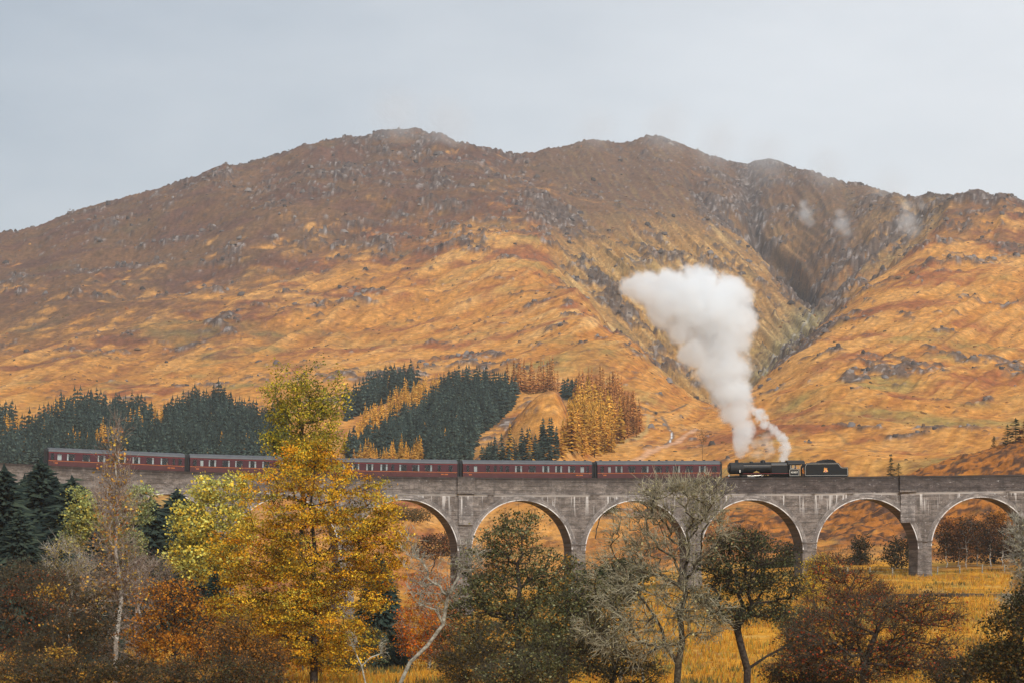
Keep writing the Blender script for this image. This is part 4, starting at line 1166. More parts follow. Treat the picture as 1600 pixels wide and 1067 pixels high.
    MB().box(10.75, 11.2, -1.15, -.75, 1.38, 1.85).build('crew_seat', M_SOOT, loc)
    return loc
locomotive()
print('train', round(time.time() - T0, 1))
# ------------------------------------------------------------------ vegetation
def leaf_material(name):
    m = bpy.data.materials.new(name); m.use_nodes = True
    n = m.node_tree.nodes; l = m.node_tree.links; n.clear()
    o = n.new('ShaderNodeOutputMaterial'); at = n.new('ShaderNodeVertexColor'); at.layer_name = 'cover'
    d = n.new('ShaderNodeBsdfDiffuse'); t = n.new('ShaderNodeBsdfTranslucent'); mx = n.new('ShaderNodeMixShader'); mx.inputs[0].default_value = .28
    l.new(at.outputs[0], d.inputs[0]); l.new(at.outputs[0], t.inputs[0]); l.new(d.outputs[0], mx.inputs[1]); l.new(t.outputs[0], mx.inputs[2]); l.new(mx.outputs[0], o.inputs[0])
    return m
M_LEAF = leaf_material('foliage')
def bark_mat(name, a, b_, sc=6):
    m, n, l, b = new_mat(name)
    tc = n.new('ShaderNodeTexCoord'); nz = n.new('ShaderNodeTexNoise'); nz.inputs['Scale'].default_value = sc; nz.inputs['Detail'].default_value = 5
    l.new(tc.outputs['Object'], nz.inputs['Vector'])
    r = n.new('ShaderNodeValToRGB'); r.color_ramp.elements[0].position = .38; r.color_ramp.elements[1].position = .62
    r.color_ramp.elements[0].color = a + (1,); r.color_ramp.elements[1].color = b_ + (1,)
    l.new(nz.outputs['Fac'], r.inputs[0]); l.new(r.outputs[0], b.inputs['Base Color']); b.inputs['Roughness'].default_value = .95; b.inputs['Specular IOR Level'].default_value = .1
    return m
B_DARK = bark_mat('dark bark', (.030, .022, .018), (.075, .060, .048))
B_LICHEN = bark_mat('lichen grey bark', (.16, .14, .11), (.44, .42, .34), 4)
B_MID = bark_mat('mossy brown bark', (.032, .025, .018), (.11, .095, .065))
B_BIRCH = bark_mat('birch bark', (.20, .17, .14), (.52, .48, .42), 3)

def tubes(P0, P1, R0_, R1_, n=4):
    """tapered tubes between point pairs -> V, F arrays"""
    P0 = np.asarray(P0, float); P1 = np.asarray(P1, float)
    d = P1 - P0; L = np.linalg.norm(d, axis=1, keepdims=True) + 1e-9; d = d / L
    up = np.where(np.abs(d[:, 2:3]) < .9, np.array([[0, 0, 1.]]), np.array([[1., 0, 0]]))
    a = np.cross(d, up); a /= np.linalg.norm(a, axis=1, keepdims=True) + 1e-9; b = np.cross(d, a)
    ang = np.linspace(0, 2 * np.pi, n + 1)[:-1]
    ca, sa = np.cos(ang)[None, :, None], np.sin(ang)[None, :, None]
    off = a[:, None, :] * ca + b[:, None, :] * sa
    r0 = np.asarray(R0_)[:, None, None]; r1 = np.asarray(R1_)[:, None, None]
    V = np.concatenate([P0[:, None] - d[:, None] * r0 * .3 + off * r0, P1[:, None] + off * r1], 1).reshape(-1, 3)
    m = len(P0); base = np.arange(m)[:, None] * 2 * n; i = np.arange(n)[None]; j = (i + 1) % n
    Fq = np.stack([base + i, base + j, base + n + j, base + n + i], -1).reshape(-1, 4)
    return V, Fq

def lobes_points(lobes, n, rs, shell=.45, zmin=None):
    """points spread in ellipsoids (x,y,z,rx,ry,rz), denser to the outside"""
    vol = np.array([(l[3] * l[4] * l[5]) ** .8 for l in lobes]); vol /= vol.sum()
    idx = rs.choice(len(lobes), n, p=vol); L = np.array(lobes)[idx]
    v = rs.normal(size=(n, 3)); v /= np.linalg.norm(v, axis=1, keepdims=True)
    r = (shell + (1 - shell) * rs.rand(n)) ** .7
    return L[:, :3] + v * r[:, None] * L[:, 3:6]

def arbor(pts, trunk, bf=.35, rs=None):
    """joins scattered points into a branching tree grown from the trunk line. returns nodes, parent, pathlen"""
    nodes = [np.array(p, float) for p in trunk]; par = [-1] + list(range(len(trunk) - 1))
    pl = [0.0]
    for k in range(1, len(nodes)): pl.append(pl[-1] + np.linalg.norm(nodes[k] - nodes[k - 1]) * .55)
    N = np.array(nodes); PL = np.array(pl)
    top = np.array(trunk[len(trunk) // 2])
    order = np.argsort(np.linalg.norm(pts - top, axis=1))
    cap = len(pts) * 3 + len(trunk)
    NA = np.zeros((cap, 3)); NP = np.zeros(cap); PA = [*par]; cnt = len(trunk)
    NA[:cnt] = N; NP[:cnt] = PL
    for i in order:
        p = pts[i]
        dd = np.linalg.norm(NA[:cnt] - p, axis=1)
        # growth prefers to rise: penalise going down
        c = dd + bf * NP[:cnt] + .35 * np.maximum(NA[:cnt, 2] - p[2], 0)
        q = int(np.argmin(c)); d = dd[q]
        if d > 1.2:
            mid = NA[q] * .5 + p * .5; mid = mid + rs.normal(size=3) * d * .09; mid[2] += d * .10
            NA[cnt] = mid; NP[cnt] = NP[q] + d * .5; PA.append(q); q = cnt; cnt += 1
        NA[cnt] = p; NP[cnt] = NP[q] + np.linalg.norm(p - NA[q]); PA.append(q); cnt += 1
    return NA[:cnt], np.array(PA), NP[:cnt]

def radii(par, tip, expo, rmax):
    n = len(par); w = np.zeros(n)
    kids = np.zeros(n, int)
    for i in range(n - 1, 0, -1):
        pass
    # children always come after parents
    r = np.zeros(n)
    for i in range(n - 1, -1, -1):
        if r[i] == 0: r[i] = tip ** expo
        if par[i] >= 0: r[par[i]] += r[i]
    r = r ** (1 / expo)
    return np.minimum(r * (rmax / r[0] if r[0] > rmax else 1), rmax) if r[0] > rmax else r

def leaf_cloud(P, size, rs, palette, jitter, bias=None, quads=True, rep=0):
    """small bent leaf faces scattered round points; palette = list of (weight, colour)"""
    n = len(P)
    c = P + rs.normal(size=(n, 3)) * jitter
    u = rs.normal(size=(n, 3)); u[:, 2] *= .7; u /= np.linalg.norm(u, axis=1, keepdims=True)
    v = np.cross(u, rs.normal(size=(n, 3))); v /= np.linalg.norm(v, axis=1, keepdims=True)
    s = size * (.5 + .95 * rs.rand(n))[:, None]
    a, b_ = c - u * s * .5, c + u * s * .5
    w = v * s * .36
    if quads:
        V = np.stack([a, c + w, b_, c - w], 1).reshape(-1, 3); k = 4
    else:
        V = np.stack([a, c + w * 1.3, b_], 1).reshape(-1, 3); k = 3
    Fc = np.arange(n * k).reshape(n, k)
    wt = np.array([p[0] for p in palette], float); wt /= wt.sum(); cl = np.array([p[1] for p in palette])
    idx = rs.choice(len(palette), n, p=wt)
    vary = 1.0
    if bias is not None:   # whole sprays share a tint and a depth of colour
        vary = np.repeat(.42 + 1.0 * rs.rand(max(1, n // max(1, rep))), rep)[:n] if rep else 1.0
        idx = np.where(rs.rand(n) < .65, bias, idx)
    col = cl[idx] * (.8 + .4 * rs.rand(n))[:, None] * (vary if np.isscalar(vary) else vary[:, None])
    return V, Fc, np.repeat(col, k, axis=0)

def deciduous(name, label, px, Y, lobes, seed, palette=None, npts=500, leaves=40, leaf=.22, jit=.42, bark=None, trunk_pts=None, trunk_r=.30,
              tip=.018, twigs=0, twig_len=.8, twig_r=.011, group=None, cat='tree', shell=.45, depth=.85, bf=.35, base_row=None, twig_bark=None, grow=1.0, thin=0.0, flat=.5):
    """lobes: (photo column, photo row, half width, half height) of each mass of the crown"""
    rs = np.random.RandomState(seed)
    s = Y / F
    bx = at_px(px, Y); bz = gz(bx, Y) - .15
    root = empty(name, (bx, Y, bz)); tag(root, label, cat, group)
    W = []
    for k, (lx, lr, hw, hh) in enumerate(lobes):
        dy = rs.uniform(-.4, .4) * hw * s
        W.append(((lx - px) * s, dy, (HZ - lr) * s - bz, hw * s, hw * s * depth, hh * s))
    pts = lobes_points(W, npts, rs, shell)
    pts = pts[pts[:, 2] > .5]
    if trunk_pts is None:
        top = max(w[2] for w in W); cx = sum(w[0] * w[3] for w in W) / sum(w[3] for w in W)
        K = 7; trunk = []
        for k in range(K):
            t = k / (K - 1)
            trunk.append((cx * t ** 1.5 + rs.normal() * .12 * (k > 0), rs.normal() * .15 * (k > 0), top * .82 * t))
    else:
        trunk = [((a - px) * s, (rs.normal() * .1 if k else 0), (HZ - r) * s - bz) for k, (a, r) in enumerate(trunk_pts)]
        trunk[0] = (trunk[0][0], 0, min(trunk[0][2], 0))
    NA, PA, PL = arbor(pts, trunk, bf, rs)
    r = radii(PA, tip, 2.25, trunk_r)
    kk = np.arange(1, len(NA)); p = PA[kk]
    big = r[kk] > .035
    V1, F1 = tubes(NA[p[big]], NA[kk[big]], np.minimum(r[p[big]], r[kk[big]] * 1.35), r[kk[big]], 7)
    V2, F2 = tubes(NA[p[~big]], NA[kk[~big]], np.minimum(r[p[~big]], r[kk[~big]] * 1.3), r[kk[~big]], 3)
    V = np.concatenate([V1, V2]); Fc = np.concatenate([F1, F2 + len(V1)])
    mesh_np('trunk', V, Fc, bark or B_DARK, root)
    fine = np.where(r < .07)[0]
    if twigs:
        m = len(fine) * twigs
        src = NA[np.repeat(fine, twigs)]; par_ = NA[np.maximum(PA[np.repeat(fine, twigs)], 0)]
        t = rs.rand(m, 1); st = par_ + (src - par_) * t
        out = src - np.array([[0, 0, np.mean(NA[:, 2])]]); out /= np.linalg.norm(out, axis=1, keepdims=True) + 1e-6
        d = rs.normal(size=(m, 3)) * .8 + out * .9 + np.array([[0, 0, .35 * grow]])
        d /= np.linalg.norm(d, axis=1, keepdims=True)
        ln = twig_len * (.4 + .9 * rs.rand(m, 1))
        e1 = st + d * ln * .55
        e2 = e1 + (d + rs.normal(size=(m, 3)) * .45) * ln * .45
        e3 = e1 + (d + rs.normal(size=(m, 3)) * .6) * ln * .35
        A = np.concatenate([st, e1, e1]); Bq = np.concatenate([e1, e2, e3])
        r0 = np.concatenate([np.full(m, twig_r), np.full(m, twig_r * .75), np.full(m, twig_r * .7)])
        V, Fc = tubes(A, Bq, r0, r0 * .6, 3)
        tw = mesh_np('twigs', V, Fc, twig_bark or bark or B_DARK, root); tw['kind'] = 'stuff'
    if palette and leaves:
        src = NA[fine]
        keep = rs.rand(len(src)) > thin; src = src[keep]
        npal = len(palette); wt = np.array([q[0] for q in palette], float); wt /= wt.sum()
        tint = rs.choice(npal, len(src), p=wt)
        PP = np.repeat(src, leaves, axis=0); bi = np.repeat(tint, leaves)
        jj = np.array([[jit, jit, jit * flat]])
        V, Fc, col = leaf_cloud(PP, leaf, rs, palette, jj, bi, rep=leaves)
        mesh_np('crown', V, Fc, M_LEAF, root, smooth=False, colors=col)
    return root

# ---- conifers
def conifer_mesh(name, h, w, seed, pal, tiers=22, per=9, droop=.25, base=.06, trunkc=(.05, .04, .03), ragged=.35, gap=0.0, blade=1.0, taper=.82):
    """stacked whorls of drooping sprays round a straight stem, one mesh"""
    rs = np.random.RandomState(seed); Vs, Fs, Cs = [], [], []; nb = 0
    pal = np.array(pal)
    for t in range(tiers):
        f = t / (tiers - 1)
        z = h * (base + (.955 - base) * f ** .92)
        R = w * (1 - f) ** taper + .05 * w
        k = max(5, int(per * (1 - f * .45)))
        a0 = rs.rand() * 6.28
        for i in range(k):
            if rs.rand() < gap: continue
            a = a0 + 6.283 * i / k + rs.normal() * .15
            r = R * (1 - ragged * rs.rand()); zz = z + rs.normal() * h * .012
            dx, dy = math.cos(a), math.sin(a); wd = r * (6.283 / k) * .42 * blade
            tipz = zz - r * droop * (1.0 - f * .8) + rs.normal() * .06 * r
            px_, py_ = -dy, dx
            midr, mz = r * .55, zz + .03 * h / tiers
            th = .45 * h / tiers
            Vs += [(0, 0, zz + th), (dx * midr + px_ * wd, dy * midr + py_ * wd, mz - r * droop * .45), (dx * r, dy * r, tipz), (dx * midr - px_ * wd, dy * midr - py_ * wd, mz - r * droop * .45), (dx * midr, dy * midr, mz + th * .7)]
            Fs += [(nb, nb + 1, nb + 4), (nb + 1, nb + 2, nb + 4), (nb + 2, nb + 3, nb + 4), (nb + 3, nb, nb + 4)]
            c = pal[rs.randint(len(pal))] * rs.uniform(.75, 1.3)
            Cs += [c * .8, c, c * 1.12, c, c]
            nb += 5
    Vs += [(0, 0, h), (.13 * w, 0, h * .88), (-.07 * w, .11 * w, h * .88), (-.07 * w, -.11 * w, h * .88)]; Fs += [(nb, nb + 1, nb + 2), (nb, nb + 2, nb + 3), (nb, nb + 3, nb + 1)]; Cs += [pal[0]] * 4; nb += 4
    V = np.array(Vs); Fc = np.array(Fs); C_ = np.array(Cs)
    tv, tf = tubes([(0, 0, -.8)], [(0, 0, h * .95)], [max(.012 * h, .08)], [.02], 5)
    tf3 = np.concatenate([tf[:, [0, 1, 2]], tf[:, [0, 2, 3]]])
    Fc = np.concatenate([Fc, tf3 + len(V)]); V = np.concatenate([V, tv]); C_ = np.concatenate([C_, np.tile(trunkc, (len(tv), 1))])
    return V, Fc, C_

def np_mesh_data(name, V, Fc, C_, mat):
    o = mesh_np(name, V, Fc, mat, smooth=False, colors=C_); me = o.data; bpy.data.objects.remove(o); return me

SPR = [(.040, .058, .050), (.056, .078, .064), (.030, .044, .040), (.075, .10, .078)]
LAR = [(.60, .30, .045), (.50, .23, .04), (.66, .38, .08), (.40, .18, .04)]
LARD = [(.42, .17, .05), (.32, .13, .045), (.50, .24, .07)]
def forest():
    rs = np.random.RandomState(5)
    kinds = {
        'spruce': [conifer_mesh('s', 6.6 + k * .55, 2.0 + .22 * (k % 3), 30 + k, SPR, 11, 8, taper=.62, ragged=.5) for k in range(6)],
        'larch': [conifer_mesh('l', 10.0 + k * .7, 2.7 + .2 * (k % 2), 60 + k, LAR, 16, 8, droop=.1, ragged=.45, gap=.12, blade=.8) for k in range(5)],
        'dlarch': [conifer_mesh('l', 10.5 + k * .7, 2.5, 80 + k, LARD, 15, 7, droop=.1, ragged=.5, gap=.2, blade=.7) for k in range(4)],
    }
    meshes = {k: [np_mesh_data({'spruce': 'spruce_tree', 'larch': 'larch_tree', 'dlarch': 'larch_tree'}[k], v[0], v[1], v[2] * (1.3, .75, 1.1, .62, .9, 1.2)[i % 6], M_LEAF) for i, v in enumerate(L)] for k, L in kinds.items()}
    polys = [   # kind, polygon of the tree feet in photo columns/rows, spacing m
        ('spruce', [(-30, 672), (-5, 655), (22, 662), (28, 678), (-30, 700)]),
        ('spruce', [(-30, 745), (-30, 712), (20, 692), (50, 678), (100, 646), (150, 638), (168, 654), (182, 640), (200, 648), (222, 648), (236, 662), (262, 656), (290, 638), (350, 630), (368, 648), (412, 664), (450, 672), (450, 745)]),
        ('spruce', [(538, 640), (590, 608), (640, 592), (655, 608), (630, 618), (570, 645), (540, 660)]),
        ('spruce', [(540, 705), (600, 676), (650, 642), (688, 612), (705, 600), (760, 604), (812, 612), (800, 640), (770, 668), (742, 690), (735, 745), (665, 745), (665, 716), (600, 718), (545, 722)]),
        ('spruce', [(735, 745), (765, 722), (820, 705), (872, 682), (890, 680), (876, 710), (862, 724), (850, 745)]),
        ('spruce', [(876, 616), (912, 616), (910, 625), (878, 625)]),
        ('larch', [(536, 705), (575, 662), (625, 626), (690, 610), (692, 620), (645, 652), (590, 686), (540, 714)]),
        ('larch', [(548, 745), (556, 725), (660, 718), (664, 745)]),
        ('dlarch', [(785, 612), (800, 602), (870, 600), (872, 612), (830, 616)]),
        ('larch', [(872, 716), (880, 700), (897, 655), (906, 634), (925, 640), (960, 668), (972, 690), (955, 708), (925, 716), (890, 716)]),
        ('dlarch', [(895, 632), (930, 614), (962, 628), (986, 648), (1007, 674), (1000, 684), (975, 690), (955, 664), (925, 640)]),
        ('larch', [(792, 733), (800, 722), (845, 722), (846, 733)]),
    ]
    holes = [('larch', [(-10, 686), (36, 664), (38, 670), (-10, 696)]), ('larch', [(20, 692), (66, 678), (66, 684), (20, 698)]), ('larch', [(75, 668), (103, 652), (104, 658), (76, 674)]),
             ('larch', [(106, 706), (138, 694), (138, 702), (106, 714)]), ('larch', [(140, 722), (150, 690), (170, 682), (168, 715)]), ('larch', [(234, 680), (238, 660), (256, 655), (256, 684)]), ('larch', [(180, 676), (206, 668), (206, 676), (182, 684)])]
    def inside(poly, x, y):
        c = False; j = len(poly) - 1
        for i in range(len(poly)):
            xi, yi = poly[i]; xj, yj = poly[j]
            if (yi > y) != (yj > y) and x < (xj - xi) * (y - yi) / (yj - yi) + xi: c = not c
            j = i
        return c
    # candidate feet on a jittered world grid
    g = 2.9
    ys = np.arange(700, 1330, g); cand = []
    for y in ys:
        xs = np.arange(at_px(-40, y), at_px(1020, y), g)
        cand.append(np.stack([xs + rs.uniform(-1.4, 1.4, len(xs)), y + rs.uniform(-1.4, 1.4, len(xs))], 1))
    cand = np.concatenate(cand)
    z, c, row, *_ = ground(cand[:, 0], cand[:, 1])
    prow = HZ - F * z / cand[:, 1]
    sel = {'spruce': [], 'larch': [], 'dlarch': []}
    bounds = (None,)
    for (x, y), zz, px, r in zip(cand, z, c, prow):
        if r > 750 or r < 595: continue
        kind = None
        for k, poly in holes:
            if inside(poly, px, r): kind = k; break
        if kind is None:
            for k, poly in polys:
                if inside(poly, px, r): kind = k
        if kind is None: continue
        if kind != 'spruce' and rs.rand() < (.45 if px > 530 else .62): continue
        # knoll stays clear: its own front slope
        if 735 < px < 885 and 838 < y < 935 and not (r > 694 + (880 - px) * .22): continue
        if kind == 'spruce' and rs.rand() < .012: kind = 'larch'
        sel[kind].append((y, x, zz, px))
    for k in sel: sel[k].sort()
    print('forest', {k: len(v) for k, v in sel.items()})
    marks = [(-99, 'left of the tail carriage'), (70, 'behind the tail carriage'), (125, 'behind the bare birch top'), (200, 'right of the bare birch top'), (245, 'behind the first carriage joint'), (310, 'behind the second carriage'), (365, 'left of the green-topped tree'), (500, 'right of the green-topped tree'),
             (590, 'above the middle carriage'), (655, 'above the third carriage joint'), (715, 'left of the rocky knoll'), (765, 'under the rocky knoll'), (815, 'under the knoll top'), (868, 'right of the rocky knoll'), (905, 'above the fourth joint'), (940, 'above the engine-side carriage'), (975, 'at the plantation end')]
    ORD = 'first second third fourth fifth sixth seventh eighth ninth tenth eleventh twelfth thirteenth fourteenth fifteenth sixteenth seventeenth eighteenth nineteenth twentieth'.split()
    desc = {'spruce': 'dark blue-green spruce', 'larch': 'golden orange larch', 'dlarch': 'russet brown larch'}
    grp = {'spruce': 'spruces of the mountain plantation', 'larch': 'golden larches of the mountain plantation', 'dlarch': 'russet larches of the mountain plantation'}
    labels = {}
    for kind, L in sel.items():
        part_ = L[:{'spruce': 296, 'larch': 210, 'dlarch': 80}[kind]]
        cells = {}
        for i, (y, x, zz, px) in enumerate(part_):
            m_ = [t for a_, t in marks if px >= a_][-1]
            cells.setdefault(m_, []).append(i)
        for m_, ids in cells.items():
            ids.sort(key=lambda i: part_[i][0])
            nb_ = max(1, -(-len(ids) // 12)); per = -(-len(ids) // nb_)
            for b in range(nb_):
                band = sorted(ids[b * per:(b + 1) * per], key=lambda i: part_[i][3])
                rown = ['front row', 'second row', 'third row', 'fourth row', 'fifth row', 'sixth row', 'back row'][min(b, 6)] if nb_ > 1 else 'row'
                for j, i in enumerate(band):
                    labels[(kind, i)] = f"{desc[kind]}, {ORD[j]} from left in the {rown} {m_}"
    rest_mesh = {'spruce': [conifer_mesh('s', 6.6 + k * .55, 2.0 + .22 * (k % 3), 30 + k, SPR, 7, 6, taper=.62, ragged=.5) for k in range(6)], 'larch': [conifer_mesh('l', 10.0 + k * .7, 2.7, 60 + k, LAR, 10, 6, droop=.1, ragged=.45, gap=.1, blade=.9) for k in range(5)], 'dlarch': [conifer_mesh('l', 10.5 + k * .7, 2.5, 80 + k, LARD, 10, 6, droop=.1, ragged=.5, gap=.15, blade=.9) for k in range(4)]}
    budget = {'spruce': 296, 'larch': 210, 'dlarch': 80}
    for kind, L in sel.items():
        rest = []
        step = 1
        for i, (y, x, zz, px) in enumerate(L):
            v = rs.randint(len(meshes[kind])); sc = rs.uniform(.55, 1.22); a = rs.rand() * 6.28
            if kind == 'spruce' and 735 < px < 900 and y < 900: sc *= .9
            if kind != 'spruce' and px < 790: sc *= .66
            if i < budget[kind]:
                o = use_mesh('spruce_tree' if kind == 'spruce' else 'larch_tree', meshes[kind][v], None, (x, y, zz), rot=(0, 0, a), scale=(sc, sc, sc * rs.uniform(.92, 1.1)))
                tag(o, labels[(kind, i)], kind.replace('dlarch', 'larch') + ' tree', grp[kind])
            else:
                rest.append((x, y, zz, v, sc, a))
        if rest:
            VV, FF, CC, nb = [], [], [], 0
            for x, y, zz, v, sc, a in rest:
                V, Fc, C_ = rest_mesh[kind][v]
                ca, sa = math.cos(a) * sc, math.sin(a) * sc
                W = np.stack([V[:, 0] * ca - V[:, 1] * sa + x, V[:, 0] * sa + V[:, 1] * ca + y, V[:, 2] * sc + zz], 1)
                VV.append(W); FF.append(Fc + nb); CC.append(C_ * rs.uniform(.62, 1.38)); nb += len(V)
            o = mesh_np('spruce_plantation' if kind == 'spruce' else 'larch_plantation', np.concatenate(VV), np.concatenate(FF), M_LEAF, smooth=False, colors=np.concatenate(CC))
            tag(o, {'spruce': 'far mass of dark spruces on the lower mountain slope', 'larch': 'far mass of golden larches on the lower slope', 'dlarch': 'far mass of russet larches on the lower slope'}[kind], kind='stuff')
forest()
print('forest', round(time.time() - T0, 1))

def conifer(name, label, px, Y, top_row, wpx, seed, pal, tiers=30, per=12, group=None, **kw):
    x = at_px(px, Y); z = gz(x, Y) - .2
    h = (HZ - top_row) * Y / F - z; w = wpx * Y / F
    V, Fc, C_ = conifer_mesh(name, h, w, seed, pal, tiers, per, **kw)
    nt = len(Fc) - 10
    root = empty(name, (x, Y, z)); tag(root, label, 'tree', group)
    mesh_np('crown', V[:-10], Fc[:nt], M_LEAF, root, smooth=False, colors=C_[:-10])
    tv, tf = tubes([(0, 0, -.5)], [(0, 0, h * .95)], [.014 * h], [.02], 8)
    mesh_np('trunk', tv, tf, B_DARK, root)
    return root
# ------------------------------------------------------------------ individual trees
B_TWIG = bark_mat('pale birch twigs', (.14, .09, .07), (.40, .32, .26), 2)
B_LICH2 = bark_mat('lichen twigs', (.13, .115, .07), (.42, .385, .27), 2)
DK = [(.028, .042, .036), (.045, .062, .048), (.018, .028, .025), (.06, .08, .055)]
DK2 = [(.035, .055, .045), (.045, .07, .055)]
def bushy_spruce(label, px, Y, top, w, seed, pal=DK, extra=0):
    return conifer('spruce_tree', label, px, Y, top, w, seed, pal, tiers=84, per=40, droop=.30, ragged=.50, base=.02, taper=.56, blade=1.1)
bushy_spruce('tall dark spruce at the left edge, in front of the viaduct', 6, 330, 722, 110, 1)
bushy_spruce('tall dark spruce whose tip reaches the last carriage at left', 64, 345, 712, 110, 2)
bushy_spruce('dark spruce just right of the tallest left-hand spruces', 112, 325, 740, 120, 3)
bushy_spruce('dark spruce standing in the arch left of the pale yellow tree', 235, 350, 772, 96, 4)
bushy_spruce('dark spruce filling the arch right beside the pale yellow tree', 276, 360, 760, 96, 5)
bushy_spruce('small pointed black-green spruce left of the tall bare birch', 150, 262, 820, 62, 6)
bushy_spruce('small blue-green spruce at the left foot of the big orange tree', 335, 255, 884, 38, 7, DK2)
bushy_spruce('blue-green spruce behind the right foot of the big orange tree', 592, 250, 858, 62, 8, DK2)
bushy_spruce('dark spruce below the left spruces behind brown scrub', 30, 300, 790, 80, 9)
bushy_spruce('dark spruce between the two tallest spruces at left', 38, 350, 738, 80, 10)
bushy_spruce('dark spruce at the right end of the left-hand evergreen mass', 132, 345, 800, 100, 14)
bushy_spruce('dark spruce just behind the yellow-green birch at left', 88, 360, 742, 100, 15)
bushy_spruce('dark spruce hidden low behind the pale yellow tree', 310, 352, 800, 80, 13)
bushy_spruce('low dark spruce at the right foot of the left-hand spruces', 88, 300, 830, 70, 11)
bushy_spruce('dark spruce behind the left arch beside the green birch', 200, 365, 800, 60, 12)

OR = [(5, (.66, .33, .020)), (6, (.74, .47, .038)), (2, (.62, .24, .016)), (4, (.42, .35, .055)), (1, (.16, .12, .03))]
deciduous('autumn_tree', 'biggest tree, orange and gold, spreading in front of the carriages', 490, 205,
          [(485, 705, 40, 24), (490, 740, 64, 40), (560, 790, 62, 50), (425, 785, 62, 55), (590, 860, 52, 48), (390, 870, 72, 55), (500, 860, 90, 75), (565, 925, 52, 45), (385, 960, 62, 45), (480, 975, 85, 55), (612, 835, 30, 30), (348, 950, 32, 28), (450, 930, 70, 60), (560, 1000, 40, 34), (430, 1020, 60, 34), (520, 1030, 50, 26), (620, 880, 20, 34), (365, 900, 24, 26)],
          101, OR, 1400, 58, .15, .38, B_DARK, [(490, 1075), (492, 1000), (488, 930), (492, 860), (485, 790), (492, 735)], .42, twigs=1, bf=.16, flat=.34)
deciduous('poplar_tree', 'green and yellow tree whose crown rises highest, behind the big orange tree', 472, 240,
[(428, 592, 10, 24), (450, 578, 9, 20), (478, 590, 9, 20), (502, 574, 9, 18), (522, 590, 9, 20), (541, 628, 7, 18), (418, 620, 8, 14), (425, 690, 20, 12), (446, 618, 24, 24), (485, 612, 30, 28), (512, 632, 24, 24), (436, 648, 20, 20), (468, 650, 34, 24), (505, 660, 26, 22), (424, 688, 22, 16), (452, 690, 30, 24), (490, 695, 36, 26), (525, 690, 16, 20), (470, 720, 40, 24)],
          102, [(3, (.15, .16, .035)), (4, (.58, .43, .035)), (3, (.38, .33, .04)), (2, (.22, .23, .045))], 470, 34, .17, .30, B_MID, None, .35, bf=.3, grow=2, flat=1.1)
PY = [(4, (.66, .58, .12)), (3, (.50, .50, .14)), (3, (.70, .50, .06)), (1, (.34, .36, .12))]
deciduous('pale_autumn_tree', 'pale lemon-yellow tree left of the big orange tree', 322, 300,
          [(318, 765, 22, 24), (348, 765, 28, 20), (300, 815, 36, 34), (350, 825, 48, 48), (285, 868, 32, 28), (335, 880, 50, 36), (372, 760, 22, 24)],
          103, PY, 480, 26, .30, .52, B_MID, None, .22)
deciduous('yellow_birch', 'yellow-green birch between the left spruces and the bare birch', 132, 300,
          [(128, 778, 13, 18), (128, 808, 26, 24), (152, 832, 32, 32), (120, 838, 22, 20)], 104, [(3, (.34, .36, .13)), (2, (.52, .44, .10)), (2, (.24, .27, .11))], 260, 26, .28, .5, B_BIRCH, None, .16)
deciduous('green_birch', 'pale green birch under the parapet right of the bare birch', 222, 335,
          [(222, 775, 22, 18), (210, 800, 26, 26), (195, 850, 30, 30)], 105, [(3, (.30, .34, .15)), (2, (.45, .42, .14))], 200, 24, .28, .5, B_BIRCH, None, .15)
deciduous('bare_birch', 'tall thin bare birch with upright pale twigs crossing the last carriage', 178, 200,
          [(180, 690, 13, 34), (182, 740, 24, 36), (180, 800, 34, 40), (175, 860, 36, 40), (200, 920, 34, 34), (150, 930, 30, 34)], 106,
          [(3, (.55, .30, .06)), (2, (.62, .42, .08)), (1, (.4, .16, .05))], 330, 8, .19, .35, B_BIRCH, [(180, 1075), (182, 1000), (190, 930), (180, 860), (183, 790), (180, 720), (179, 668)], .17, twigs=4, twig_len=1.3, twig_r=.014, bf=.5, grow=4, thin=.3, twig_bark=B_TWIG)
BR = [(3, (.12, .050, .028)), (2, (.19, .095, .035)), (3, (.065, .055, .032)), (1, (.30, .08, .03))]
def scrub(label, px, Y, lobes, seed, pal=BR, n=330, lv=14, tw=4, bk=None, name='autumn_shrub', cat='shrub', **kw):
    return deciduous(name, label, px, Y, lobes, seed, pal, n, lv, .16, .40, bk or B_MID, None, .14, twigs=tw, twig_len=.9, twig_r=.012, cat=cat, **kw)
scrub('red-brown rounded thicket in the lower left corner', 50, 205, [(60, 925, 62, 40), (20, 950, 50, 45), (110, 960, 50, 40), (50, 1000, 70, 35)], 111)
scrub('brown thorn thicket left of the bare birch trunk', 120, 190, [(120, 1000, 55, 40), (60, 1030, 60, 35), (150, 960, 40, 40)], 112, [(3, (.10, .065, .03)), (1, (.30, .14, .04)), (2, (.07, .065, .035))])
scrub('grey-brown leafless thicket right of the bare birch trunk', 215, 210, [(210, 950, 45, 40), (190, 1000, 40, 40), (230, 900, 40, 34)], 113, [(1, (.20, .15, .08))], lv=3, bk=B_TWIG)
scrub('straw-coloured half-bare birch above the red-brown thicket', 110, 250, [(105, 875, 34, 36), (130, 905, 34, 34), (95, 930, 30, 30)], 114, [(2, (.40, .32, .10)), (1, (.26, .18, .08))], lv=8, bk=B_BIRCH)
scrub('brown undergrowth at the bottom edge below the orange sapling', 330, 178, [(320, 1050, 60, 28), (250, 1060, 60, 24), (390, 1055, 60, 25)], 115, [(2, (.18, .09, .03)), (2, (.09, .08, .035))])
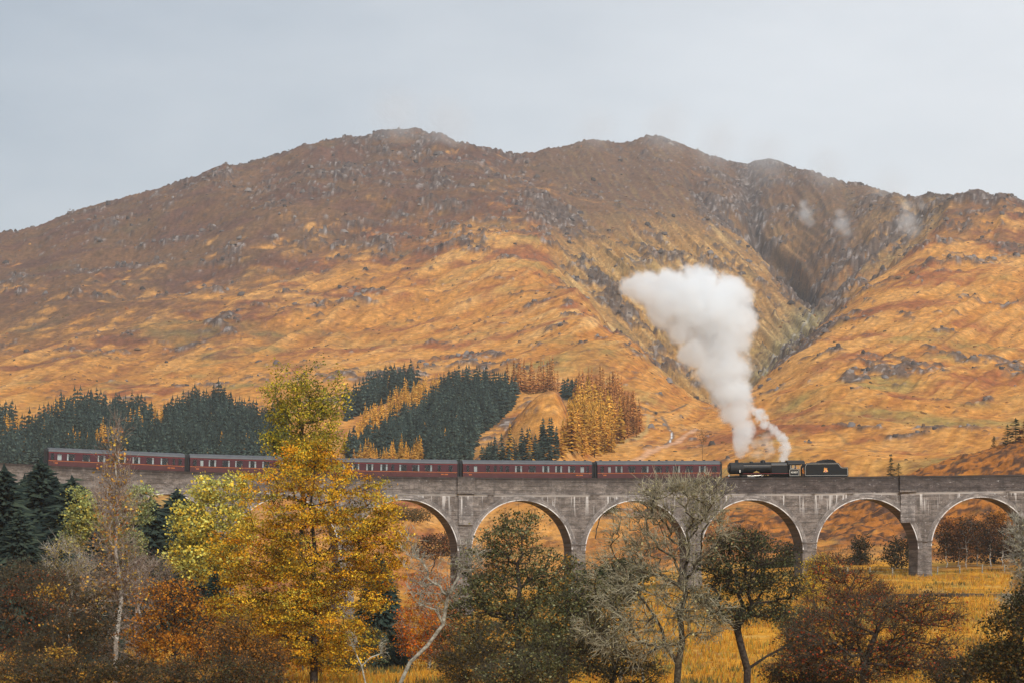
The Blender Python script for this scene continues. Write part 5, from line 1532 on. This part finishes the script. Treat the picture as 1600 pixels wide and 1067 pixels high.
scrub('rust-orange round sapling left of the big orange tree', 272, 195, [(270, 935, 46, 36), (232, 985, 42, 38), (310, 985, 46, 42), (275, 1020, 66, 36)], 116, [(4, (.50, .19, .022)), (2, (.28, .11, .025)), (1, (.56, .30, .04))], n=420, lv=20, tw=2, bk=B_DARK, name='autumn_sapling', cat='tree')
scrub('small yellow-leaved shrub in front of the red-brown thicket', 85, 185, [(80, 925, 14, 12), (92, 1030, 30, 18)], 117, [(2, (.5, .3, .05)), (1, (.3, .14, .04))], n=90)
scrub('glowing orange-red tree beside the pier right of the big tree', 668, 245, [(672, 925, 34, 36), (655, 975, 38, 36), (695, 975, 30, 30), (665, 1010, 44, 24)], 118, [(4, (.62, .16, .018)), (3, (.52, .22, .02)), (2, (.40, .10, .02))], n=420, lv=24, tw=2, bk=B_LICHEN, name='orange_tree', cat='tree')
# grey leaning stem and its neighbour
deciduous('leaning_dead_tree', 'pale dead tree leaning right beside the orange-red tree', 615, 172,
          [(700, 900, 26, 34), (672, 930, 30, 34), (735, 870, 20, 30), (650, 900, 22, 34), (640, 850, 20, 26)], 121, None, 150, 0, bark=B_LICHEN, trunk_pts=[(612, 1078), (640, 1035), (668, 1008), (692, 975), (700, 930), (722, 890)], trunk_r=.12, twigs=4, twig_len=.7, twig_r=.014, bf=.4)
deciduous('bent_sapling', 'thin bare sapling bending left at the bottom edge right of the big tree', 576, 168,
          [(552, 1000, 10, 14), (600, 1010, 12, 14)], 122, None, 24, 0, bark=B_LICHEN, trunk_pts=[(578, 1078), (565, 1040), (550, 1008)], trunk_r=.09, twigs=3, twig_len=.5)
OL = [(5, (.125, .125, .05)), (3, (.17, .155, .055)), (2, (.07, .08, .035)), (1, (.34, .17, .03)), (2, (.26, .26, .14))]
deciduous('oak_tree', 'olive half-bare oak below the arch left of the lichen tree', 812, 190,
          [(812, 815, 34, 22), (800, 850, 52, 36), (750, 885, 34, 36), (865, 890, 46, 32), (800, 925, 80, 46), (735, 955, 40, 46), (865, 955, 52, 44), (800, 1000, 90, 40), (740, 1030, 40, 30)],
          131, OL, 1150, 20, .16, .38, B_DARK, [(815, 1078), (812, 1020), (806, 970), (812, 920), (808, 880)], .33, twigs=2, twig_len=.7, bf=.28, twig_bark=B_MID)
deciduous('oak_tree', 'dark oak with crooked trunks between the olive oak and the lichen tree', 888, 182,
          [(905, 930, 46, 36), (890, 985, 60, 42), (945, 960, 34, 36), (850, 1030, 50, 30), (930, 1020, 44, 34)],
          132, OL, 760, 17, .16, .38, B_DARK, [(885, 1078), (880, 1030), (892, 985), (900, 940)], .26, twigs=2, twig_len=.7, bf=.25, twig_bark=B_MID)
AL = [(4, (.060, .072, .035)), (3, (.085, .095, .045)), (2, (.045, .05, .028)), (1, (.14, .12, .05))]
AL2 = [(3, (.085, .095, .045)), (3, (.13, .125, .06)), (2, (.05, .058, .032)), (1, (.22, .17, .08))]
deciduous('alder_tree', 'dark green alder behind the lower left of the lichen tree', 965, 255,
          [(975, 895, 40, 24), (930, 905, 32, 22), (955, 925, 44, 22)], 133, AL, 320, 22, .24, .45, B_DARK, None, .2)
deciduous('lichen_tree', 'leafless spreading tree crusted with pale lichen in front of the carriages', 1060, 165,
          [(1060, 790, 76, 34), (1095, 765, 50, 16), (1045, 762, 40, 14), (1000, 835, 56, 40), (1110, 830, 40, 44), (1040, 870, 60, 40), (960, 900, 52, 42), (1020, 930, 84, 50), (945, 975, 48, 44), (1000, 1000, 66, 34), (1100, 960, 44, 50)],
          134, [(1, (.40, .36, .18)), (1, (.20, .18, .08))], 700, 3, .13, .4, B_MID, [(1056, 1078), (1060, 1035), (1066, 1000), (1062, 960), (1072, 925)], .30, twigs=5, twig_len=.85, twig_r=.019, bf=.20, twig_bark=B_LICH2)
deciduous('alder_tree', 'dark-leaved alder with a forked trunk right of the lichen tree', 1165, 176,
          [(1150, 845, 50, 18), (1195, 868, 50, 22), (1120, 878, 40, 22), (1225, 915, 34, 26), (1155, 910, 60, 20), (1235, 965, 34, 24), (1105, 930, 30, 20), (1195, 950, 44, 16), (1140, 960, 34, 16), (1250, 1005, 24, 18)],
          135, AL2, 900, 15, .15, .36, B_DARK, [(1166, 1078), (1168, 1045), (1158, 1010), (1152, 985)], .34, twigs=3, twig_len=.7, bf=.16, thin=.15)
scrub('golden-yellow bush against the pier right of the alder', 1270, 305, [(1280, 885, 24, 22), (1264, 915, 20, 22)], 136, [(3, (.62, .42, .03)), (2, (.50, .36, .05))], n=150, lv=24, tw=1)
RB = [(3, (.22, .065, .028)), (2, (.11, .05, .025)), (2, (.34, .15, .035)), (1, (.42, .07, .025))]
scrub('red-brown twiggy thorn tree right of the golden bush', 1320, 225, [(1300, 890, 34, 26), (1335, 920, 50, 34), (1290, 945, 40, 36), (1375, 945, 40, 30)], 137, RB, n=480, lv=9, tw=5, name='thorn_tree', cat='tree')
deciduous('spreading_thorn_tree', 'dark widely spreading leafless tree above the meadow at lower right', 1358, 160,
          [(1295, 985, 62, 42), (1375, 975, 80, 44), (1450, 955, 54, 30), (1340, 1035, 100, 34), (1480, 985, 36, 34), (1255, 1015, 44, 40), (1430, 1020, 60, 30)],
          138, [(3, (.30, .06, .022)), (2, (.14, .07, .03)), (2, (.42, .19, .035)), (1, (.07, .06, .035))], 900, 9, .13, .38, B_DARK, [(1352, 1078), (1350, 1035), (1368, 990), (1385, 955)], .28, twigs=5, twig_len=.8, twig_r=.012, bf=.30, twig_bark=B_MID)
deciduous('ivy_tree', 'dark leafy tree cut by the right edge of the picture', 1592, 165,
          [(1580, 985, 42, 40), (1560, 1035, 42, 34), (1615, 940, 34, 40), (1600, 1040, 50, 40)], 139, [(3, (.055, .055, .025)), (2, (.09, .07, .03)), (1, (.2, .11, .03))], 520, 22, .16, .36, B_DARK, None, .24, twigs=1)
deciduous('lichen_tree', 'pale lichened tree at the right edge under the last arch', 1612, 190,
          [(1592, 830, 18, 30), (1605, 880, 26, 36), (1590, 930, 24, 24), (1625, 850, 30, 50)], 140, [(1, (.40, .36, .22)), (1, (.14, .13, .06))], 300, 5, .14, .4, B_LICHEN, None, .18, twigs=8, twig_len=.8, twig_r=.013, twig_bark=B_LICHEN)
scrub('dark olive thicket at the bottom edge between the two oaks', 850, 168, [(850, 1045, 60, 30), (790, 1055, 50, 26)], 201, OL, n=260, lv=12)
scrub('dark briar thicket at the bottom edge left of the olive oak', 725, 176, [(725, 1040, 46, 28), (760, 1000, 30, 30), (700, 1010, 26, 30)], 202, [(2, (.10, .08, .03)), (1, (.2, .12, .03))], n=240, lv=10)
scrub('thicket of bare brown stems at the bottom edge right of the dark oak', 955, 172, [(955, 1030, 44, 34), (1000, 1050, 40, 22), (930, 990, 30, 30)], 203, [(2, (.12, .09, .035))], n=240, lv=7)
scrub('dark bramble mass at the bottom edge right of the forked alder', 1245, 165, [(1240, 1050, 46, 26), (1290, 1055, 50, 24), (1255, 1010, 30, 26)], 204, [(2, (.07, .065, .03)), (1, (.18, .07, .03))], n=260, lv=12)
scrub('dark brown thicket at the bottom edge left of the ivy-clad tree', 1510, 175, [(1490, 1050, 46, 24), (1530, 1030, 24, 22)], 205, [(2, (.10, .06, .03)), (1, (.06, .06, .03))], n=200, lv=12)
scrub('orange bracken-coloured bush under the left side of the big tree', 400, 190, [(400, 1030, 50, 32), (360, 1000, 34, 28)], 206, [(3, (.42, .17, .025)), (2, (.2, .1, .03))], n=260, lv=20)
scrub('dark green thicket under the big orange tree behind its trunk', 500, 225, [(470, 1000, 70, 44), (550, 1010, 60, 40), (420, 980, 40, 34)], 207, [(2, (.07, .09, .045)), (1, (.16, .13, .04))], n=340, lv=18)
scrub('tangled grey scrub between the spruces and the red-brown thicket', 60, 235, [(50, 900, 60, 26), (150, 915, 50, 34), (200, 890, 40, 40)], 208, [(1, (.16, .12, .07)), (1, (.10, .09, .05))], n=330, lv=8)
scrub('brown hedge mass at the bottom edge in the lower left corner', 90, 172, [(40, 1050, 60, 22), (130, 1055, 60, 22), (200, 1050, 40, 24)], 209, [(2, (.07, .06, .03)), (1, (.18, .09, .03))], n=300, lv=14)
DKB = [(3, (.045, .045, .028)), (2, (.07, .06, .03)), (1, (.12, .06, .03))]
# beyond the viaduct, seen through the arches
for k, (px, Y, lobes) in enumerate([(1478, 470, [(1480, 850, 9, 18), (1476, 830, 7, 14)]), (1496, 476, [(1498, 845, 12, 22)]), (1510, 468, [(1512, 830, 12, 26), (1505, 860, 10, 14)]),
                                    (1528, 478, [(1528, 838, 13, 26)]), (1549, 470, [(1549, 822, 11, 26), (1545, 850, 9, 14)]), (1565, 475, [(1567, 840, 14, 22)]), (1585, 480, [(1585, 850, 14, 26)])]):
    side = ['leftmost', 'second from left', 'third from left', 'middle', 'tallest pale-stemmed', 'second from right', 'rightmost'][k]
    deciduous('birch_tree', f'thin birch beyond the right-hand arch, {side} of the grove', px, Y, lobes, 150 + k, [(3, (.10, .05, .028)), (2, (.20, .085, .03)), (3, (.04, .036, .024))], 90, 18, .28, .7,
              B_BIRCH, None, .11, twigs=1, twig_len=1.2, twig_r=.02, twig_bark=B_DARK, group='birches seen through the right-hand arch')
for k, (px, Y, lobes, pal, lb) in enumerate([
        (1408, 462, [(1408, 868, 30, 22), (1386, 874, 16, 18), (1430, 862, 14, 26), (1402, 850, 20, 12)], DKB, 'dark rounded bush beside the pier under the second arch from right'),
        (1540, 500, [(1540, 855, 50, 32), (1500, 862, 34, 24), (1575, 850, 34, 34)], [(2, (.05, .04, .03)), (2, (.10, .05, .03))], 'dark undergrowth of the birch grove beyond the right-hand arch, at its feet'),
        (1555, 484, [(1480, 872, 22, 16), (1520, 876, 40, 14), (1580, 870, 40, 20), (1555, 845, 30, 24)], [(2, (.03, .028, .02)), (1, (.07, .04, .025))], 'black-brown thicket low behind the birch trunks'),
        (1345, 470, [(1346, 858, 10, 22), (1340, 878, 14, 12)], DKB, 'narrow dark bush on the heather slope below the engine tender'),
        (675, 520, [(680, 852, 28, 20), (706, 848, 22, 24), (655, 862, 18, 12)], BR, 'brown thicket beyond the arch left of the thick pier'),
        (628, 640, [(622, 802, 20, 14), (645, 806, 18, 12), (665, 803, 12, 9)], [(2, (.10, .09, .04)), (2, (.22, .13, .05))], 'dull green bushes on the crest under the arch near the big tree'),
        (930, 600, [(925, 800, 14, 8), (950, 796, 14, 7)], [(2, (.14, .12, .05))], 'low grey-green bushes high under the arch left of the lichen tree'),
        (1120, 470, [(1225, 882, 22, 10), (1195, 885, 20, 10)], AL, 'low dark shrubs in the shade behind the alder')]):
    deciduous('bush', lb, px, Y, lobes, 170 + k, pal, 150, 22, .30, .6, B_DARK, None, .12, cat='bush')
deciduous('autumn_tree', 'russet tree beyond the right-hand arch, left of the birch grove', 1490, 500, [(1488, 825, 16, 18), (1500, 845, 18, 20)], 180, [(3, (.36, .14, .03)), (2, (.20, .08, .03))], 200, 22, .30, .6, B_DARK, None, .12)
deciduous('autumn_tree', 'orange-leaved tree high behind the birch grove under the right-hand arch', 1560, 520, [(1562, 815, 20, 16), (1545, 830, 18, 16)], 181, [(3, (.46, .19, .03)), (2, (.28, .12, .03))], 200, 22, .30, .6, B_DARK, None, .12)
deciduous('dark_tree', 'dark green tree close behind the pier right of the forked alder', 1240, 475, [(1238, 872, 14, 22), (1222, 885, 14, 14)], 182, DKB, 160, 22, .30, .55, B_DARK, None, .12, cat='tree')
def pine(label, px, Y, top, w, seed, pal=((.035, .055, .03), (.05, .07, .035))):
    return conifer('pine_tree', label, px, Y, top, w, seed, list(pal), tiers=16, per=10, droop=-.1, ragged=.6, base=.10, gap=.12, taper=.5, blade=1.4)
pine('small dark pine standing above the parapet right of the tender', 1392, 640, 712, 13, 1)
pine('squat dark pine just right of the small pine above the parapet', 1404, 645, 722, 13, 2)
pine('lone small pine on the heather hill, left of the right-edge pines', 1553, 640, 680, 9, 3)
pine('tall dark pine at the right edge on top of the heather hill', 1587, 640, 652, 22, 4)
pine('dark pine left in the right-edge clump on the heather hill', 1574, 636, 662, 13, 5)
pine('russet tree at the right edge beside the dark pines', 1602, 630, 654, 20, 6, ((.14, .05, .03), (.2, .08, .03)))
deciduous('rowan_sapling', 'thin bare sapling on the moor behind the carriage beside the engine', 1098, 760, [(1098, 682, 6, 14)], 190, [(1, (.3, .16, .05))], 30, 4, .3, .4, B_MID, None, .08, twigs=2, twig_r=.02)

# ---- fences and wall
def fence(label, pts, hp, hw, gap, seed, rails=2, wire=True, mat=B_LICHEN, cat='fence'):
    rs = np.random.RandomState(seed)
    (px0, Ya), (px1, Yb) = pts[0], pts[-1]
    x0, x1 = at_px(px0, Ya), at_px(px1, Yb); L = math.hypot(x1 - x0, Yb - Ya); n = max(2, int(L / gap) + 1)
    root = empty('fence', (x0, Ya, gz(x0, Ya))); tag(root, label, cat); oz = root.location.z
    tops = []
    pm = MB().box(-hw, hw, -hw, hw, -.3, hp).mesh('post', mat)
    for k in range(n):
        t = k / (n - 1); x = x0 + (x1 - x0) * t; y = Ya + (Yb - Ya) * t; z = gz(x, y)
        use_mesh('post', pm, root, (x - x0, y - Ya, z - oz), rot=(rs.normal() * .03, rs.normal() * .04, rs.rand()))
        tops.append(np.array((x - x0, y - Ya, z - oz)))
    for r in range(rails):
        h = hp * (.9 - .38 * r)
        V, Fc = tubes([p + (0, 0, h) for p in tops[:-1]], [p + (0, 0, h) for p in tops[1:]], [.012 if wire else .04] * (n - 1), [.012 if wire else .04] * (n - 1), 4)
        mesh_np('wire' if wire else 'rail', V, Fc, mat, root)
    return root
fence('wire fence on old posts along the foot of the heather hill under the right arches', [(1290, 442), (1640, 440)], 1.25, .07, 3.2, 1)
fence('pale wooden rail fence at the bottom edge, left of the lichen tree trunk', [(970, 205), (1006, 204)], 1.5, .07, 1.6, 2, 1, False)
def drystone():
    root = empty('drystone_wall', (at_px(1290, 370), 370, gz(at_px(1290, 370), 370)))
    tag(root, 'low dark drystone wall crossing the meadow at the right', 'wall')
    rs = np.random.RandomState(3); vs = []
    for k in range(5):
        V = []
        for z in (-.18, .16):
            for (a, b_) in ((-.3, -.2), (.3, -.2), (.3, .2), (-.3, .2)): V.append((a + rs.normal() * .05, b_ + rs.normal() * .04, z + rs.normal() * .04))
        me = bpy.data.meshes.new('stone'); me.from_pydata(V, [], [(0, 3, 2, 1), (4, 5, 6, 7), (0, 1, 5, 4), (1, 2, 6, 5), (2, 3, 7, 6), (3, 0, 4, 7)])
        me.materials.append(simple_mat('wall stone', (.075, .058, .045), .95, var=.5, scale=2)); vs.append(me)
    x0 = root.location.x
    mb = MB()
    for k in range(560):
        x = x0 + rs.rand() * (at_px(1640, 366) - x0); y = 370 - (x - x0) * .15 + rs.normal() * .12
        z = gz(x, y); lay = rs.randint(2); sc = rs.uniform(.35, .95)
        me = vs[rs.randint(5)]
        if k < 296:
            use_mesh('stone', me, root, (x - x0, y - 370, z - root.location.z + .08 + lay * .22 * sc), rot=(0, 0, rs.normal() * .3), scale=(sc, sc, sc))
        else:
            a = rs.normal() * .3
            mb.add([(v.co.x * sc * math.cos(a) - v.co.y * sc * math.sin(a) + x - x0, v.co.x * sc * math.sin(a) + v.co.y * sc * math.cos(a) + y - 370, v.co.z * sc + z - root.location.z + .08 + lay * .22 * sc) for v in me.vertices], [tuple(p.vertices) for p in me.polygons])
    mb.build('stones', vs[0].materials[0], root)['kind'] = 'stuff'
drystone()

# ---- rough grass and rushes on the meadow
def grass():
    rs = np.random.RandomState(9); n = 26000
    Yg = 165 + 290 * rs.rand(n) ** 1.3; c = rs.uniform(-40, 1660, n); X = (c - 800) / F * Yg
    z = ground(X, Yg, detail=False)[0]
    d = fbm(X / 7, Yg / 10, 301, 3); k = d > -.25; X, Yg, z, d = X[k], Yg[k], z[k], d[k]; n = len(X)
    B = 5
    rush = fbm(X / 9, Yg / 13, 305, 3) + rs.normal(size=n) * .12 > .30
    Xr, Yr, zr = np.repeat(X, B) + rs.normal(size=n * B) * .18, np.repeat(Yg, B) + rs.normal(size=n * B) * .18, np.repeat(z, B)
    h = (.28 + .40 * rs.rand(n * B)) * (1 + .6 * np.repeat(d, B)); lean = rs.normal(size=(n * B, 2)) * .16
    w = .035 + .03 * rs.rand(n * B)
    V = np.stack([np.stack([Xr - w, Yr, zr - .05], 1), np.stack([Xr + w, Yr, zr - .05], 1), np.stack([Xr + lean[:, 0], Yr + lean[:, 1], zr + h], 1)], 1).reshape(-1, 3)
    pal = np.array([(.54, .27, .03), (.42, .20, .025), (.56, .34, .07), (.28, .24, .05), (.36, .13, .025)])
    col = pal[rs.choice(5, n * B, p=(.35, .25, .15, .15, .10))] * (.75 + .5 * rs.rand(n * B))[:, None]
    rr = np.repeat(rush, B); col[rr] = np.array([(.12, .10, .035)]) * (.6 + .9 * rs.rand(int(rr.sum())))[:, None]
    o = mesh_np('meadow_grass', V, np.arange(n * B * 3).reshape(-1, 3), M_LEAF, smooth=False, colors=np.repeat(col, 3, axis=0))
    tag(o, 'tufts of rough golden grass over the meadow', kind='stuff')
grass()
print('trees', round(time.time() - T0, 1))
# ------------------------------------------------------------------ steam and mist
def vapour(name, label, cat, puffs, dens, edge, nscale, Y, seed, hull_pad=1.3, warp=.45, col=(.965, .985, 1.0), kind=None, aniso=.0):
    """puffs: (column, row, radius in photo pixels[, depth offset m]) -> one lumpy hull filled with uneven vapour"""
    s = Y / F
    c0 = puffs[0]; org = Vector((at_px(c0[0], Y), Y, (HZ - c0[1]) * s))
    P_ = [(at_px(p[0], Y) - org.x, (p[3] if len(p) > 3 else 0), (HZ - p[1]) * s - org.z, p[2] * s, p[4] if len(p) > 4 else 1.0) for p in puffs]
    # hull: icospheres joined by remesh
    VV, FF, nb = [], [], 0
    import bmesh
    bm = bmesh.new()
    for x, y, z, r, w in P_:
        bmesh.ops.create_icosphere(bm, subdivisions=2, radius=r * hull_pad, matrix=Matrix.Translation((x, y, z)))
    me = bpy.data.meshes.new(name); bm.to_mesh(me); bm.free()
    o = bpy.data.objects.new(name, me); COL.objects.link(o)
    md = o.modifiers.new('remesh', 'REMESH'); md.mode = 'VOXEL'; md.voxel_size = min(p[3] for p in P_) * .35
    dg = bpy.context.evaluated_depsgraph_get(); m2 = bpy.data.meshes.new_from_object(o.evaluated_get(dg)); m2.name = name
    o.modifiers.clear(); o.data = m2; o.location = org
    m = bpy.data.materials.new(name + ' vapour'); m.use_nodes = True
    n = m.node_tree.nodes; l = m.node_tree.links; n.clear()
    out = n.new('ShaderNodeOutputMaterial'); vol = n.new('ShaderNodeVolumePrincipled'); l.new(vol.outputs[0], out.inputs['Volume'])
    vol.inputs['Color'].default_value = col + (1,); vol.inputs['Anisotropy'].default_value = aniso
    tc = n.new('ShaderNodeTexCoord')
    nz = n.new('ShaderNodeTexNoise'); nz.inputs['Scale'].default_value = nscale; nz.inputs['Detail'].default_value = 6; nz.inputs['Roughness'].default_value = .72; nz.inputs['Distortion'].default_value = .3
    off = n.new('ShaderNodeVectorMath'); off.operation = 'ADD'; off.inputs[1].default_value = (seed * 7.3, seed * 3.1, seed); l.new(tc.outputs['Object'], off.inputs[0]); l.new(off.outputs[0], nz.inputs['Vector'])
    field = None
    for x, y, z, r, w in P_:
        d = n.new('ShaderNodeVectorMath'); d.operation = 'DISTANCE'; l.new(tc.outputs['Object'], d.inputs[0]); d.inputs[1].default_value = (x, y, z)
        q = n.new('ShaderNodeMath'); q.operation = 'MULTIPLY_ADD'; l.new(d.outputs['Value'], q.inputs[0]); q.inputs[1].default_value = -1 / r; q.inputs[2].default_value = 1.0 - (1 - w) * .5
        if field is None: field = q.outputs[0]
        else:
            mm = n.new('ShaderNodeMath'); mm.operation = 'SMOOTH_MAX'; l.new(field, mm.inputs[0]); l.new(q.outputs[0], mm.inputs[1]); mm.inputs[2].default_value = .12; field = mm.outputs[0]
    a = n.new('ShaderNodeMath'); a.operation = 'MULTIPLY_ADD'; l.new(nz.outputs['Fac'], a.inputs[0]); a.inputs[1].default_value = 2 * warp; a.inputs[2].default_value = -warp - .02
    b_ = n.new('ShaderNodeMath'); b_.operation = 'ADD'; l.new(field, b_.inputs[0]); l.new(a.outputs[0], b_.inputs[1])
    mr = n.new('ShaderNodeMapRange'); mr.interpolation_type = 'SMOOTHSTEP'; l.new(b_.outputs[0], mr.inputs[0]); mr.inputs[1].default_value = 0; mr.inputs[2].default_value = edge; mr.inputs[3].default_value = 0; mr.inputs[4].default_value = dens
    l.new(mr.outputs[0], vol.inputs['Density'])
    m2.materials.clear(); m2.materials.append(m)
    m.cycles.volume_step_rate = 1.0
    tag(o, label, cat, kind=kind)
    return o
def chain(line, n, r0, r1, jit, seed):
    rs = np.random.RandomState(seed); L = np.array(line, float); t = np.linspace(0, len(L) - 1, n); out = []
    for q in t:
        i = min(int(q), len(L) - 2); p = L[i] + (L[i + 1] - L[i]) * (q - i) + rs.normal(size=2) * jit * .5
        out.append((p[0], p[1], rs.uniform(r0, r1), rs.normal() * jit * .06, rs.uniform(.7, 1)))
    return out
vapour('steam_plume', 'big white steam cloud billowing up and left from the engine chimney', 'steam',
       [(1156, 708, 11), (1157, 698, 15), (1158, 686, 18), (1162, 668, 23), (1150, 645, 30), (1140, 612, 38), (1130, 575, 48), (1128, 535, 52), (1120, 495, 58), (1085, 470, 56), (1095, 448, 36), (1045, 458, 46), (1012, 448, 34), (1040, 490, 34), (1140, 465, 40), (985, 452, 20), (1160, 500, 28), (1068, 512, 34), (1090, 548, 34)],
       .60, .34, .26, 452, 1, 1.55, 1.0)
vapour('steam_jet', 'narrow white jet of steam rising above the engine firebox', 'steam',
       chain([(1224, 719), (1226, 706), (1227, 692), (1220, 678), (1206, 667), (1192, 656), (1178, 640)], 26, 6.5, 10.5, 4, 21), 1.1, .45, 1.3, 452, 2, 1.8, 1.25)
vapour('steam_wisps', 'thin ragged wisps of steam over the engine boiler', 'steam',
       chain([(1170, 708), (1190, 712), (1206, 706), (1196, 690), (1180, 694), (1204, 680)], 20, 6, 12, 6, 22), .22, .6, 1.0, 451, 3, 1.8, 1.2)
for k, (c_, r_, w_, lb, D) in enumerate([(1258, 337, 19, 'small puff of mist left of the gorge head', 2700), (1316, 352, 20, 'small puff of mist in the middle of the gorge head', 2500), (1420, 347, 25, 'larger puff of mist against the right-hand crest', 2250)]):
    vapour('mist_puff', lb, 'mist', [(c_, r_, w_), (c_ - 4, r_ - w_ * .9, w_ * .6), (c_ + 7, r_ + w_ * .5, w_ * .7)] + ([(1440, 322, 10)] if k == 2 else []), .055, .9, .05, D, 5 + k, 1.6, 1.0)
vapour('summit_mist', 'faint mist brushing the summits along the skyline', 'mist',
       [(1040, 196, 62), (1120, 222, 56), (1200, 240, 60), (1290, 262, 52), (1390, 292, 46), (930, 200, 50), (700, 190, 60), (620, 176, 60)], .012, 1.0, .012, 2900, 9, 1.3, .6, kind='stuff')
print('vapour', round(time.time() - T0, 1))
# ------------------------------------------------------------------ haze
def build_haze():
    m = bpy.data.materials.new('air haze'); m.use_nodes = True
    n = m.node_tree.nodes; l = m.node_tree.links; n.clear()
    o = n.new('ShaderNodeOutputMaterial'); v = n.new('ShaderNodeVolumePrincipled')
    v.inputs['Color'].default_value = (.80, .88, .96, 1)
    v.inputs['Density'].default_value = HAZE
    v.inputs['Anisotropy'].default_value = 0.2
    l.new(v.outputs[0], o.inputs['Volume'])
    x0, x1, y0, y1, z0, z1 = -12500, 12500, -12500, 12500, -125, 620
    V = [(x, y, z) for z in (z0, z1) for y in (y0, y1) for x in (x0, x1)]
    Fc = [(0, 2, 3, 1), (4, 5, 7, 6), (0, 1, 5, 4), (2, 6, 7, 3), (0, 4, 6, 2), (1, 3, 7, 5)]
    ob = mesh_np('haze', V, Fc, m, smooth=False)
    tag(ob, 'thin blue grey air over the valley and the mountain', kind='stuff')
HAZE = 6.5e-5
build_haze()
print('total', round(time.time() - T0, 1), len(bpy.data.objects))
